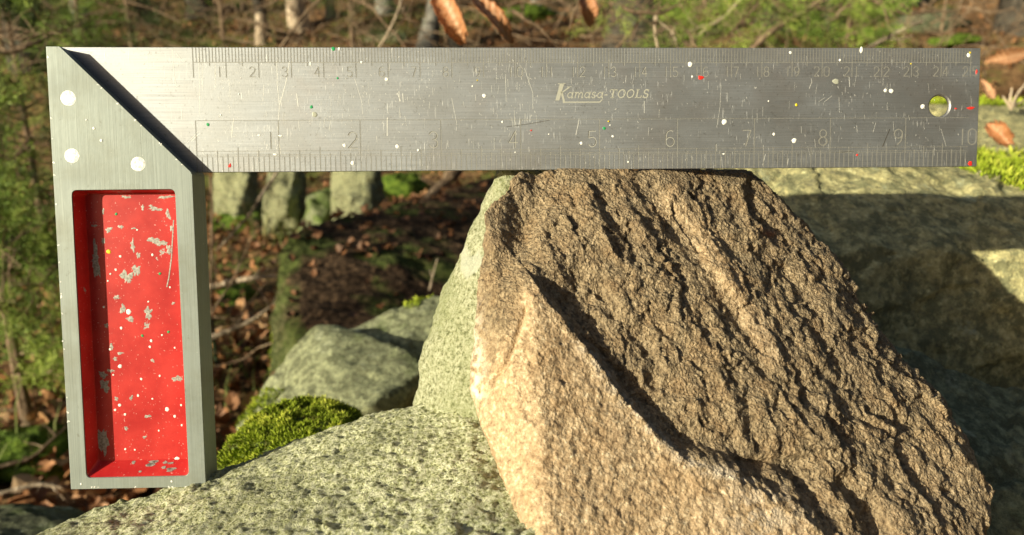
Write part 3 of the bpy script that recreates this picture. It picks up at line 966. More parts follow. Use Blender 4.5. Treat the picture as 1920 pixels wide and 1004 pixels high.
# bright scratches, long ones one by one
sb = Strips(-0.0022)
r_ = np.random.default_rng(11)
for pts, w in (([(519, 115), (520, 160), (524, 200), (521, 240), (526, 290)], 1.3), ([(543, 116), (535, 160), (524, 198)], 1.6), ([(438, 223), (434, 258)], 1.4), ([(726, 222), (726, 255)], 2.0),
               ([(556, 176), (559, 200)], 1.8), ([(665, 148), (678, 190), (680, 215)], .9), ([(948, 140), (949, 190)], .9), ([(983, 128), (999, 175), (999, 205)], .9), ([(1086, 223), (1080, 253)], 1.6),
               ([(1208, 190), (1208, 212)], 1.4), ([(1352, 160), (1350, 200), (1344, 240)], .8), ([(745, 175), (751, 190), (749, 186)], 1.7), ([(748, 172), (749, 190)], 1.7), ([(755, 176), (756, 192)], 1.7),
               ([(1521, 148), (1522, 154), (1517, 167)], 1.2), ([(1592, 145), (1593, 163)], 1.6), ([(1573, 183), (1574, 212)], .8), ([(404, 120), (404, 158)], .8), ([(372, 100), (374, 150), (374, 215)], 1.0),
               ([(379, 120), (380, 170)], .8), ([(430, 157), (432, 188)], .8), ([(495, 160), (493, 190)], 1.0), ([(847, 185), (857, 235)], .8), ([(560, 226), (561, 245)], 1.0),
               ([(620, 225), (617, 245)], 1.0), ([(1764, 242), (1774, 275)], .7), ([(359, 265), (375, 250)], 1.2), ([(352, 268), (372, 246)], .9), ([(1560, 180), (1545, 192)], .8), ([(1546, 184), (1535, 191)], .7),
               ([(330, 100), (342, 116)], .8), ([(323, 94), (326, 140), (331, 163)], .9), ([(1642, 231), (1637, 248)], .9), ([(1435, 290), (1430, 310)], 1.5), ([(1478, 298), (1476, 312)], 1.4)):
    sb.path([on_square(x, y, 0) for x, y in pts], w * 0.62 / 59.0)
cl = [(r_.uniform(375, 1000) if q_ < 26 else r_.uniform(900, 1820), r_.uniform(110, 300)) for q_ in range(40)]
for k in range(760):
    if k % 3:
        c_ = cl[r_.integers(0, 40)]; x = c_[0] + r_.normal(0, 26); y = c_[1] + r_.normal(0, 24)
    else:
        x = r_.uniform(368, 1825); y = r_.uniform(92, 312)
    ln = r_.uniform(1.0, 4.0) if r_.random() < 0.7 else r_.uniform(5, 20); ang = r_.normal(0, 0.30 if ln < 5 else 0.1)
    y = min(max(y, 92), 312 - ln); x = min(max(x, 366), 1828)
    a = on_square(x, y, 0); b = on_square(x + ang * ln, y + ln, 0)
    sb.line(a, b, r_.uniform(0.25, 0.85) / 59.0 * (1.0 if ln < 5 else 0.6), -0.00002 * (k % 30))
M_SCR = flat('fresh_scratch', (0.72, 0.72, 0.69), 0.5, 0.3)
o = sb.b.build('scratch_marks', M_SCR, blade); tag(o, kind='stuff')

# dark scribed scratches
sd_ = Strips(-0.0026)
for pts, w in (([(950, 238), (990, 233), (1030, 226)], .9), ([(1668, 243), (1655, 275)], 1.6), ([(1600, 114), (1640, 115)], .8), ([(1560, 287), (1600, 284)], .8)):
    sd_.path([on_square(x, y, 0) for x, y in pts], w / 59.0)
tag(sd_.b.build('dark_scratch_marks', flat('dark_scratch', (0.08, 0.075, 0.065), 0.6, 0.3), blade), kind='stuff')

# rivets
M_SEAM = flat('dark_seam', (0.10, 0.10, 0.085), 0.7)
for x, y, r in ((128, 184.5, 13.5), (135, 292.5, 13), (259, 308, 13)):
    drop(x, y, r, M_RIVET, square, HZ0, name='rivet', rough=0.012, thick=0.006)
for x, y, r in ((176, 241, 2.6), (190, 264, 2.8), (162, 225, 1.6), (152, 908, 2), (322, 903, 2), (118, 640, 1.6)):
    drop(x, y, r, M_WHITE, handle, HZ0)

# bright nicks along the edges of the casting
for k in range(34):
    if k < 16: y = r_.uniform(100, 900); x = 88.5 + (y - 88) * 0.0566
    elif k < 24: x = r_.uniform(140, 380); y = 914
    else: t_ = r_.random(); x = 116 + t_ * 240; y = 95 + t_ * 228
    drop(x, y, r_.uniform(0.9, 2.2), M_RIVET, handle, HZ0, ry=r_.uniform(0.8, 2.5), name='edge_nick', rough=0.3, thick=0.003)

# drops and chips inside the recess (crop coordinates of the photograph turned to full-frame pixels)
FZ = HZ0 + 0.475
cx_ = lambda x, y: (x / 1.674 + 80, y / 1.674 + 330)
for x, y, r in ((270, 427, 8), (243, 598, 6), (391, 733, 6.5), (422, 890, 8), (242, 720, 5), (247, 478, 4.5), (230, 295, 4), (345, 248, 4), (341, 518, 4.5), (337, 537, 4), (415, 755, 4.5), (244, 253, 4),
                (192, 412, 3.5), (310, 638, 4), (368, 628, 3.5), (259, 749, 4), (435, 720, 3.5), (437, 783, 3.5), (260, 858, 3.5), (297, 170, 3), (212, 545, 4), (228, 735, 4), (332, 395, 3), (205, 330, 3),
                (400, 350, 3), (415, 540, 3), (300, 690, 4), (345, 700, 3), (290, 860, 3), (375, 500, 3), (222, 625, 3), (365, 800, 3), (322, 900, 3), (213, 308, 3)):
    X, Y = cx_(x, y); drop(X, Y, r / 1.674, M_WHITE, recess, FZ)
X, Y = cx_(207, 238); drop(X, Y, 4, M_YELP, recess, FZ)
for x, y in ((368, 307), (313, 502), (395, 490), (408, 895), (231, 120)):
    X, Y = cx_(x, y); drop(X, Y, 2.6, M_GREENP, recess, FZ)
for x, y, rx, ry in ((265, 318, 17, 22), (293, 298, 10, 22), (283, 220, 7, 18), (252, 418, 11, 13), (331, 430, 14, 17), (275, 450, 14, 8), (355, 105, 20, 6), (385, 67, 22, 5), (262, 67, 16, 4), (350, 203, 20, 11),
                     (375, 212, 16, 9), (397, 232, 10, 12), (393, 120, 8, 15), (423, 637, 15, 11), (207, 170, 10, 8), (286, 165, 8, 3.5), (245, 160, 7, 7), (232, 382, 8, 8), (262, 793, 7, 6), (329, 755, 9, 6), (345, 580, 7, 5),
                     (216, 535, 5, 14), (227, 575, 8, 6), (244, 557, 9, 5), (278, 697, 5, 9), (314, 100, 5, 8), (320, 820, 8, 4), (232, 700, 8, 6), (190, 205, 5, 12), (410, 400, 6, 4), (300, 250, 5, 12), (190, 112, 4, 10),
                     (213, 612, 10, 6), (200, 470, 8, 6), (340, 95, 8, 4), (405, 165, 5, 12)):
    X, Y = cx_(x, y); drop(X, Y, rx / 1.674, M_CHIP, recess, FZ, ry / 1.674, name='paint_chip', rough=0.26, thick=0.003)
for x, y, rx, ry in ((166, 265, 13, 52), (190, 835, 17, 48), (196, 660, 16, 20), (190, 625, 14, 12), (162, 157, 9, 5)):
    X, Y = cx_(x, y); drop(X, Y, rx / 1.674, M_CHIP, recess, FZ, ry / 1.674, name='paint_chip', rough=0.24, thick=0.003)
s2 = Strips(FZ - 0.006)
s2.path([on_square(*cx_(x, y), FZ) for x, y in ((411, 140), (408, 190), (404, 260), (396, 320), (390, 348))], 2.2 / 59)
s2.b.build('paint_scratch', M_CHIP, recess)
# wear on the sloping lower wall of the recess
mb = MB(); r_ = np.random.default_rng(5)
for k in range(13):
    u = r_.uniform(-2.4, -0.9); t = r_.uniform(0.15, 0.9)
    n = 8; pts = []
    ru, rt = r_.uniform(0.05, 0.22), r_.uniform(0.05, 0.14)
    for q in range(n):
        an = 2 * math.pi * q / n; f = r_.uniform(0.6, 1.1)
        tt = min(max(t + rt * f * math.sin(an), 0.05), 0.95)
        v = 13.405 - (13.41 - 13.02) * tt - 0.006; z = HZ0 + 0.03 + 0.445 * tt
        pts.append(L3(u + ru * f * math.cos(an), v, z - 0.004))
    mb.add(pts + [tuple(np.mean(pts, 0))], [[i, (i + 1) % n, n] for i in range(n)])
mb.build('worn_patches', M_CHIP, recess); bpy.data.objects['worn_patches'].name = 'wall_wear'

# ------------------------------------------------------------------ forest floor
def ground_z(x, y):
    x = np.asarray(x, float); y = np.asarray(y, float)
    rise = np.clip(y - 3.2, 0, 60)
    z = 0.27 * rise * sstep(0, 3, rise) + 0.15 * sstep(6, 30, np.hypot(x, y)) * 0
    Q = np.c_[x.ravel(), y.ravel(), np.zeros(x.size)]
    amp = np.clip(np.hypot(x, y) / 3.0, 0.35, 3).ravel()
    z = z.ravel() if z.size == x.size else np.full(x.size, z)
    z = z + amp * (fbm(Q * 0.45, 3) * 0.10 + fbm(Q * 2.2 + 9, 3) * 0.035)
    z = z - 0.10 * np.exp(-((np.hypot(x, y).ravel()) / 1.4) ** 2)
    return z.reshape(x.shape)


def gz(x, y): return float(ground_z(np.array([x]), np.array([y]))[0])


def on_ground(px, py):
    """where the line of sight through a picture position meets the forest floor"""
    d = np.arange(60, 4000, 4.0)
    P = np.array([W(px, py, k) for k in d])
    below = P[:, 2] < ground_z(P[:, 0], P[:, 1])
    i = int(np.argmax(below)) if below.any() else len(d) - 1
    return P[i]


g_ = np.linspace(-1, 1, 300)
gx = np.sinh(g_ * 4.2) / np.sinh(4.2) * 70
h_ = np.linspace(-1, 1, 330)
gy = np.sinh(h_ * 4.2) / np.sinh(4.2) * 75 + 2.0
X, Y = np.meshgrid(gx, gy)
Z = ground_z(X, Y)
nx, ny = len(gx), len(gy)
i = np.arange(ny - 1)[:, None] * nx + np.arange(nx - 1)[None, :]
F = np.stack([i, i + 1, i + nx + 1, i + nx], -1).reshape(-1, 4)
m = NT('leaf_covered_soil')
v = m.coord()
cell = m.voro(v, 26, out=1)
c = m.ramp(m.math('ADD', m.math('MULTIPLY', m.noise(v, 30, 5, 0.7), 0.6), m.math('MULTIPLY', cell, 0.35)),
           [(0.30, (0.06, 0.035, 0.017)), (0.45, (0.15, 0.085, 0.04)), (0.6, (0.27, 0.155, 0.072)), (0.75, (0.36, 0.24, 0.12))])
c = m.mix(m.ramp(m.noise(v, 1.6, 5, 0.65), [(0.50, 0.0), (0.62, 0.8)]), c, m.ramp(m.noise(v, 60, 4), [(0.3, (0.05, 0.08, 0.014)), (0.7, (0.20, 0.25, 0.05))]))
m.out(col=c, rough=0.9, normal=m.bump(m.math('ADD', m.noise(v, 45, 5), cell), 0.8, 0.02), spec=0.2)
floor = link('ground', mesh_np('ground', np.c_[X.ravel(), Y.ravel(), Z.ravel()], F, True), m.m)
tag(floor, kind='structure')

# ------------------------------------------------------------------ leaves
m = NT('dry_leaf')
t = m.attr('tone').outputs['Fac']
c = m.ramp(t, [(0.0, (0.085, 0.042, 0.022)), (0.3, (0.19, 0.085, 0.038)), (0.6, (0.34, 0.155, 0.065)), (0.85, (0.44, 0.25, 0.12)), (1.0, (0.50, 0.36, 0.22))])
c = m.mix(m.math('MULTIPLY', m.noise(m.coord(), 120, 4), 0.4), c, (0.10, 0.045, 0.02))
M_LEAF = m.out(col=c, rough=0.6, spec=0.3, Transmission__Weight=0.0)


def leaf_arrays(curl=0.5, fold=0.4, ns=5, seed=0):
    r = np.random.default_rng(seed)
    V, F = [], []
    wv = [0.05, 0.30, 0.38, 0.30, 0.04] if ns == 5 else [0.03, .2, .32, .38, .37, .3, .19, .03]
    for k in range(len(wv)):
        t = k / (len(wv) - 1) - 0.5
        w = wv[k] * (1 + 0.15 * r.normal())
        a = curl * t * 2
        z = curl * t * t * 1.2
        for s_ in (-1, 0, 1):
            V.append((s_ * w, t * (1 - 0.25 * abs(curl)), z + abs(s_) * w * fold * (1 + 0.4 * r.normal())))
    for k in range(len(wv) - 1):
        for s_ in (0, 1):
            a = k * 3 + s_
            F.append((a, a + 1, a + 4, a + 3))
    return np.array(V), np.array(F)


LEAVES = [leaf_arrays(c_, f_, seed=s_) for s_, (c_, f_) in enumerate(((0.5, 0.5), (0.9, 0.9), (-0.5, 0.3), (0.3, 1.1), (0.1, 0.2), (1.3, 0.5)))]


def rand_rot(n, r, tilt=0.6):
    a = r.uniform(0, 2 * np.pi, n); ax = r.normal(0, tilt, n); ay = r.normal(0, tilt, n)
    ca, sa, cx, sx, cy, sy = np.cos(a), np.sin(a), np.cos(ax), np.sin(ax), np.cos(ay), np.sin(ay)
    z = np.zeros(n); o = np.ones(n)
    Rz = np.stack([ca, -sa, z, sa, ca, z, z, z, o], -1).reshape(n, 3, 3)
    Rx = np.stack([o, z, z, z, cx, -sx, z, sx, cx], -1).reshape(n, 3, 3)
    Ry = np.stack([cy, z, sy, z, o, z, -sy, z, cy], -1).reshape(n, 3, 3)
    return Rx @ Ry @ Rz


def scatter(shape_list, pos, scale, rots, tones, rnd):
    Vs, Fs, As = [], [], []
    off = 0
    which = rnd.integers(0, len(shape_list), len(pos))
    for k, (V, F) in enumerate(shape_list):
        ix = np.where(which == k)[0]
        if not len(ix): continue
        P = np.einsum('nij,vj->nvi', rots[ix], V) * scale[ix][:, None, None] + pos[ix][:, None, :]
        Vs.append(P.reshape(-1, 3))
        Fs.append((F[None] + (np.arange(len(ix)) * len(V))[:, None, None]).reshape(-1, F.shape[1]) + off)
        As.append(np.repeat(tones[ix], len(V)))
        off += P.shape[0] * P.shape[1]
    return np.vstack(Vs), np.vstack(Fs), np.concatenate(As)


r = np.random.default_rng(21)
N_L = 42000
az = r.uniform(-0.75, 0.75, N_L); dist = 0.9 * np.exp(r.uniform(0, 1, N_L) * math.log(17 / 0.9))
lx, ly = dist * np.sin(az), dist * np.cos(az)
# leaves drift together: thin them out where the moss grows
keep = fbm(np.c_[lx * 0.9, ly * 0.9, lx * 0], 3) + r.normal(0, 0.25, N_L) > -0.15
lx, ly = lx[keep], ly[keep]
P = np.c_[lx, ly, ground_z(lx, ly) + r.uniform(0.004, 0.03, len(lx))]
V, F, A = scatter(LEAVES, P, r.uniform(0.022, 0.05, len(P)), rand_rot(len(P), r, 0.5), np.clip(r.beta(1.8, 2.0, len(P)), 0, 1), r)
tag(link('leaf_litter', mesh_np('leaf_litter', V, F, False, {'tone': A}), M_LEAF), 'carpet of dry copper-brown leaves over the forest floor', 'leaf litter', kind='stuff')

# single leaves near enough to be told apart
near = []
for k in range(46):
    if k < 34: px, py = r.uniform(395, 540), r.uniform(540, 860)
    else: px, py = r.uniform(0, 130), r.uniform(700, 950)
    p = on_ground(px, py)
    base = LEAVES[r.integers(0, 6)]
    sc = r.uniform(0.025, 0.045)
    me = mesh_np('fallen_leaf', base[0] * sc, base[1], False, {'tone': np.full(len(base[0]), r.uniform(0.4, 1.0))})
    o = link('fallen_leaf', me, M_LEAF)
    o.location = (p[0], p[1], gz(p[0], p[1]) + 0.035)
    o.rotation_euler = (r.normal(0, .5), r.normal(0, .5), r.uniform(0, 6.28))
    tag(o, 'single dry brown leaf lying loose on top of the forest floor', 'leaf', 'single leaves on the forest floor')

# ------------------------------------------------------------------ grass
m = NT('pale_forest_grass')
c = m.ramp(m.attr('tone').outputs['Fac'], [(0.0, (0.05, 0.085, 0.02)), (0.5, (0.13, 0.17, 0.045)), (0.8, (0.30, 0.26, 0.11)), (1.0, (0.42, 0.34, 0.18))])
M_GRASS = m.out(col=c, rough=0.7, spec=0.2)


def blades(n, pos, ln, wd, rnd, tones, lean=0.5):
    th = rnd.uniform(0, 2 * np.pi, n); le = np.abs(rnd.normal(0, lean, n)) * ln
    d = np.c_[np.cos(th), np.sin(th), np.zeros(n)]
    s_ = np.c_[-np.sin(th + 0.7), np.cos(th + 0.7), np.zeros(n)] * wd[:, None] / 2
    up = np.array([0, 0, 1.0])
    p1 = pos + d * (le * 0.35)[:, None] + up * (ln * 0.6)[:, None]
    p2 = pos + d * le[:, None] + up * (ln * (1 - 0.2 * np.abs(le / ln)))[:, None]
    V = np.stack([pos - s_, pos + s_, p1 + s_ * 0.7, p1 - s_ * 0.7, p2], 1).reshape(-1, 3)
    b = np.arange(n)[:, None] * 5
    return V, [b + np.array([[0, 1, 2, 3]]), b + np.array([[3, 2, 4]])], np.repeat(tones, 5)


n = 9000
tc = np.c_[r.uniform(-3.0, 3.5, 260), r.uniform(1.0, 8.0, 260)]
ti = r.integers(0, 260, n)
gxy = tc[ti] + r.normal(0, 0.06, (n, 2))
gp = np.c_[gxy, ground_z(gxy[:, 0], gxy[:, 1])]
V, Fs, A = blades(n, gp, r.uniform(0.05, 0.16, n), r.uniform(0.002, 0.004, n), r, np.clip(r.random(260)[ti] * 0.8 + r.normal(0, .12, n), 0, 1), 0.6)
tag(link('grass', mesh_np('grass', V, Fs, False, {'tone': A}), M_GRASS), 'thin tufts of pale and green grass between the fallen leaves', 'grass', kind='stuff')

# ------------------------------------------------------------------ moss
m = NT('bright_moss')
c = m.ramp(m.attr('tone').outputs['Fac'], [(0.0, (0.13, 0.095, 0.025)), (0.18, (0.09, 0.12, 0.012)), (0.4, (0.21, 0.28, 0.015)), (0.7, (0.26, 0.33, 0.025)), (1.0, (0.54, 0.56, 0.08))])
M_MOSS = m.out(col=c, rough=0.7, spec=0.2)


def moss_on(o, n, cond, ln, wd, seed=3, name='moss', thick=0.0):
    """tiny upright shoots on the faces of o chosen by cond; a part of o"""
    P, Nn = surf_samples(o, n, cond, seed)
    if not len(P): return
    rr = np.random.default_rng(seed)
    t1 = np.cross(Nn, rr.normal(size=(n, 3))); t1 /= np.linalg.norm(t1, axis=1)[:, None] + 1e-9
    d = Nn + 0.55 * rr.normal(size=(n, 3)); d /= np.linalg.norm(d, axis=1)[:, None]
    clump = fbm(P * (0.35 / ln), 2)
    L = ln * rr.uniform(0.5, 1.3, n) * (1 + 0.9 * clump)
    w = wd * rr.uniform(0.6, 1.2, n)
    base = P + Nn * (clump[:, None] * ln * 0.8)
    V = np.stack([base - t1 * w[:, None] / 2, base + t1 * w[:, None] / 2, base + d * L[:, None] * 0.6 + t1 * w[:, None] * 0.6, base + d * L[:, None]], 1).reshape(-1, 3)
    b = np.arange(n)[:, None] * 4
    tone = np.clip(0.52 + 0.8 * clump + 0.5 * fbm(P * (0.09 / ln), 2) + rr.normal(0, .17, n), 0, 1)
    L = L * np.where(rr.random(n) < 0.06, 2.2, 1.0)
    A = np.stack([tone * 0.6, tone * 0.6, tone, tone], 1).ravel()
    ob = link(name, mesh_np(name, V, [b + np.array([[0, 1, 2, 3]])], False, {'tone': A}), M_MOSS, o)
    ob.matrix_parent_inverse = o.matrix_world.inverted()
    ob['kind'] = 'stuff'
    return ob


cushion = rock('mossy_stone', [hull(
    (405, 880, 31), (412, 835, 31.5), (450, 800, 32), (500, 765, 33), (560, 748, 34), (620, 748, 34), (668, 772, 33.5), (690, 800, 33),
    (420, 960, 29), (560, 860, 28.5), (640, 840, 29), (740, 880, 31), (430, 900, 38), (560, 800, 40), (700, 830, 40), (450, 1100, 34), (700, 1100, 34))],
    0.0016, 8, lambda V, N: fbm(V * 30, 3) * 0.003 + fbm(V * 110, 3) * 0.0022,
    (lambda mm: mm.out(col=mm.ramp(mm.noise(mm.coord(), 160, 4), [(0.3, (0.04, 0.06, 0.012)), (0.7, (0.15, 0.21, 0.03))]), rough=0.9, normal=mm.bump(mm.noise(mm.coord(), 500, 4), 0.9, 0.003)))(NT('moss_bed')),
    'low stone wrapped in a bright green moss cushion behind the lichen boulder', 'mossy stone')
moss_on(cushion, 85000, lambda C, Nn: (Nn[:, 2] > -0.1) * 1.0, 0.0019, 0.0006, 5)
moss_on(mid, 5000, lambda C, Nn: (lambda q: ((np.abs(q[0] - 820) < 60) & (q[1] < 620)) | ((q[0] < 560) & (q[1] > 730)))(project(C)) * (Nn[:, 2] > 0.4) * (noise3(C * 25) > 0.05), 0.004, 0.0012, 6)
moss_on(back, 30000, lambda C, Nn: (Nn[:, 2] > 0.3) * (lambda q: sstep(1790, 1850, q[0] + (q[1] - 330) * -0.6) * (q[1] < 352 + (q[0] - 1900) * 0.35))(project(C)) * (noise3(C * 14) > -0.15), 0.0042, 0.0012, 7)
moss_on(slope, 9000, lambda C, Nn: ((C[:, 0] < W(545, 600, 130)[0]) * 1.0 + 0.0) * (project(C)[1] > 600) * (noise3(C * 9) > -0.1), 0.006, 0.0025, 8)

P, Nn = surf_samples(slope, 420, lambda C, Nn: (Nn[:, 2] > 0.25) * (noise3(C * 6 + 3) > -0.25), 9)
V, F, A = scatter(LEAVES, P + np.array([0, 0, 0.004]), r.uniform(0.014, 0.03, len(P)), rand_rot(len(P), r, 0.35), np.clip(r.beta(1.3, 5, len(P)), 0, 1), r)
tag(link('ledge_leaves', mesh_np('ledge_leaves', V, F, False, {'tone': A}), M_LEAF), 'dark old leaves strewn over the sloping ledge', 'leaf litter', kind='stuff')

flat_rock = rock('flat_rock', [hull(
    (1600, 200, 88), (1840, 200, 90), (1960, 206, 92), (2250, 220, 92), (1600, 250, 72), (1850, 290, 66), (1990, 305, 66), (2300, 330, 70),
    (1600, 420, 68), (2300, 420, 66), (1700, 190, 120), (2300, 200, 120), (2300, 600, 100), (1600, 600, 100))],
    0.0035, 7, big_disp, M_WARM, 'flat pale rock with moss patches at the right edge, behind the blade end', 'rock')
moss_on(flat_rock, 16000, lambda C, Nn: (Nn[:, 2] > 0.3) * (noise3(C * 11 + 4) > 0.08), 0.0065, 0.002, 11)

# rock low at the left edge, its dark colour standing for shade
rock('shade_painted_rock', [hull((-200, 960, 52), (-60, 952, 54), (60, 950, 55), (130, 962, 54), (200, 1000, 52), (-200, 1100, 46), (100, 1060, 47), (260, 1150, 48),
                        (-200, 960, 70), (150, 965, 72), (-200, 1300, 60), (250, 1300, 60))],
     0.003, 8, big_disp, M_DARKROCK, 'rock at the lower left edge beyond the lichen boulder, shade painted into its colour', 'rock')

# four upright stones in the middle distance
for (x0, x1, y0, y1, d, mt, lab) in ((400, 488, 306, 412, 310, M_PALE, 'upright grey mossy stone nearest the handle, below the blade'),
                                      (496, 574, 300, 404, 272, M_PALE, 'narrow leaning stone with white lichen, second from the handle'),
                                      (566, 640, 366, 430, 250, M_GREYMOSS, 'short rounded stone between the two pale upright stones'),
                                      (624, 724, 300, 428, 238, M_PALE, 'broad pale upright stone with white lichen patches, below the blade')):
    lean = 22 if x0 == 500 else 4
    pts = hull((x0, y1 + 40, d), (x0 + 6, (y0 + y1) / 2, d + 4), (x0 + 10 - lean, y0, d + 6), (x1 - 12 - lean, y0 - 6, d + 6), (x1 - 2, (y0 + y1) / 2, d + 2), (x1 + 4, y1 + 40, d),
               ((x0 + x1) / 2, y1 - 10, d - 14), (x0 + 14, y0 + 14, d - 4), (x1 - 20, y0 + 20, d - 6),
               (x0, y1 + 40, d + 24), (x1, y1 + 40, d + 24), (x0 + 10 - lean, y0, d + 22), (x1 - 16 - lean, y0, d + 20))
    rock('upright_stone', [pts], 0.006, 4, lambda V, N: fbm(V * 9, 3) * 0.034 + fbm(V * 30, 3) * 0.012, mt, lab, 'stone', 'upright stones below the blade')

# moss mounds and small stones scattered on the floor
mm = NT('moss_mound')
M_MOUND = mm.out(col=mm.ramp(mm.noise(mm.coord(), 45, 5, 0.7), [(0.32, (0.025, 0.045, 0.008)), (0.5, (0.08, 0.13, 0.018)), (0.7, (0.18, 0.24, 0.035))]), rough=0.95,
                 normal=mm.bump(mm.noise(mm.coord(), 120, 4), 0.9, 0.01), spec=0.1)
for (px, py, w, h, lab) in ((490, 405, .16, .10, 'dark green moss mound between the upright stones'), (752, 372, .17, .16, 'dark green moss mound beside the broad pale stone'),
                            (600, 436, .12, .07, 'small moss pad in front of the short rounded stone'), (455, 424, .15, .08, 'low moss pad in front of the mossy stone nearest the handle'), (540, 452, .10, .05, 'moss pad below the leaning stone'), (688, 440, .08, .05, 'moss pad at the foot of the broad pale stone'), (430, 560, .10, .05, 'moss pad under the pale fallen branches'),
                            (30, 872, .12, .07, 'green moss mound low at the left edge'), (1620, 78, .25, .12, 'moss mound above the blade, right of the dark trunk'),
                            (1790, 84, .22, .10, 'low moss bank above the end of the blade'), (980, 40, .4, .2, 'moss mound right of the hanging leaves'), (520, 690, .05, .05, 'moss tuft against the side of the ledge')):
    p = on_ground(px, py)
    pts = []
    rr = np.random.default_rng(int(px))
    for k in range(26):
        a = rr.uniform(0, 6.28); e_ = rr.uniform(-0.2, 1)
        pts.append((p[0] + w * math.cos(a) * math.sqrt(1 - min(e_ ** 2, 1)), p[1] + w * math.sin(a) * math.sqrt(1 - min(e_ ** 2, 1)), gz(p[0], p[1]) - 0.02 + h * e_))
    rock('moss_mound', [pts], max(w, h) / 26, 6, lambda V, N: fbm(V * 16, 4) * 0.018, M_MOUND, lab, 'moss')

for (px, py, w, h, mt, lab) in ((1740, 50, .40, .20, M_DARKROCK, 'long grey rock half buried on the slope at the upper right'), (1030, 30, .22, .12, M_DARKROCK, 'grey rock on the slope right of the hanging leaves'),
                                (730, 70, .22, .10, M_GREY, 'low grey rock beyond the twigs left of the near grey stem')):
    p = on_ground(px, py); rr = np.random.default_rng(px); pts = []
    for k in range(22):
        a = rr.uniform(0, 6.28); e_ = rr.uniform(-0.3, 1); q = math.sqrt(1 - e_ * e_ * (e_ > 0))
        pts.append((p[0] + w * math.cos(a) * q, p[1] + w * .6 * math.sin(a) * q, gz(p[0], p[1]) - 0.05 + h * e_))
    rock('slope_rock', [pts], w / 26, 5, lambda V, N: fbm(V * 8, 4) * 0.03, mt, lab, 'rock')

# ------------------------------------------------------------------ wood
def mat_bark(name, c0, c1, c2, lich=0.3):
    m = NT(name)
    v = m.coord(scale=(1, 1, 0.22))
    n1 = m.noise(v, 60, 5, 0.7)
    c = m.ramp(n1, [(0.35, c0), (0.5, c1), (0.68, c2)])
    c = m.mix(m.ramp(m.noise(m.coord(), 9, 4, 0.6), [(0.55, 0.0), (0.65, lich)]), c, (0.30, 0.32, 0.24))
    return m.out(col=c, rough=0.85, normal=m.bump(n1, 0.9, 0.01), spec=0.2)


M_BARKD = mat_bark('dark_bark', (0.018, 0.015, 0.012), (0.05, 0.042, 0.033), (0.11, 0.095, 0.075), 0.2)
M_BARKG = mat_bark('grey_bark', (0.08, 0.075, 0.065), (0.18, 0.17, 0.15), (0.30, 0.28, 0.25), 0.5)
M_BARKP = mat_bark('pale_dead_wood', (0.22, 0.17, 0.12), (0.42, 0.33, 0.24), (0.58, 0.47, 0.36), 0.0)
M_TWIG = mat_bark('brown_twig', (0.09, 0.06, 0.038), (0.19, 0.13, 0.085), (0.32, 0.24, 0.16), 0.0)


def limbs(mb, p, d, L, rad, depth, rr, n=6):
    k = max(4, int(4 + L * 3))
    P = [np.array(p, float)]
    dd = np.array(d, float); dd /= np.linalg.norm(dd)
    for q in range(k):
        dd = dd + rr.normal(0, 0.13, 3) + np.array([0, 0, 0.02]); dd /= np.linalg.norm(dd)
        P.append(P[-1] + dd * L / k)
    Rr = np.linspace(rad, rad * 0.3, len(P))
    mb.tube(P, Rr, n)
    if depth > 0:
        for q in range(2, len(P)):
            for _ in range(1 if depth > 1 else 2):
                if rr.random() < 0.85:
                    nd = dd * 0.5 + rr.normal(0, 0.7, 3); nd /= np.linalg.norm(nd)
                    limbs(mb, P[q], nd, L * rr.uniform(0.3, 0.55), Rr[q] * 0.5, depth - 1, rr, max(3, n - 2))


def tree(px, width_px, base_py, h, mat, label, lean=0.0, dist=None, seed=0, group='bare trees on the slope above the blade'):
    p = on_ground(px, base_py) if dist is None else W(px, base_py, dist)
    z0 = gz(p[0], p[1])
    q = np.array([p[0], p[1], z0])
    _, _, dz = project(q[None])
    rad = width_px / 2 / F_PX * float(dz[0])
    rr = np.random.default_rng(seed + int(px))
    root = empty('tree', q)
    tag(root, label, 'tree', group)
    k = 26
    t = np.linspace(0, 1, k)
    P = np.c_[lean * h * t + fbm(np.c_[t * 3, t * 0 + seed, t * 0], 2) * h * 0.04, fbm(np.c_[t * 3 + 40, t * 0 + seed, t * 0], 2) * h * 0.03, t * h - 0.06]
    Rr = rad * (1 + 0.7 * np.exp(-t * h / (rad * 3.5))) * (1 - 0.75 * t)
    V, F = tube_arrays(P, Rr, 14)
    V = V + (V - np.repeat(P, 14, 0)) * (fbm(V * np.array([1, 1, .4]) / rad * 1.3, 3) * 0.22)[:, None]
    link('trunk', mesh_np('trunk', V, F, True), mat, root)
    mb = MB()
    for q_ in range(9):
        tt = rr.uniform(0.12, 0.95)
        i_ = int(tt * (k - 1))
        a = rr.uniform(0, 6.28)
        limbs(mb, P[i_], (math.cos(a), math.sin(a), rr.uniform(-0.1, 0.7)), h * rr.uniform(0.12, 0.28), Rr[i_] * 0.35, 2, rr, 5)
    mb.build('crown', mat, root)
    return root


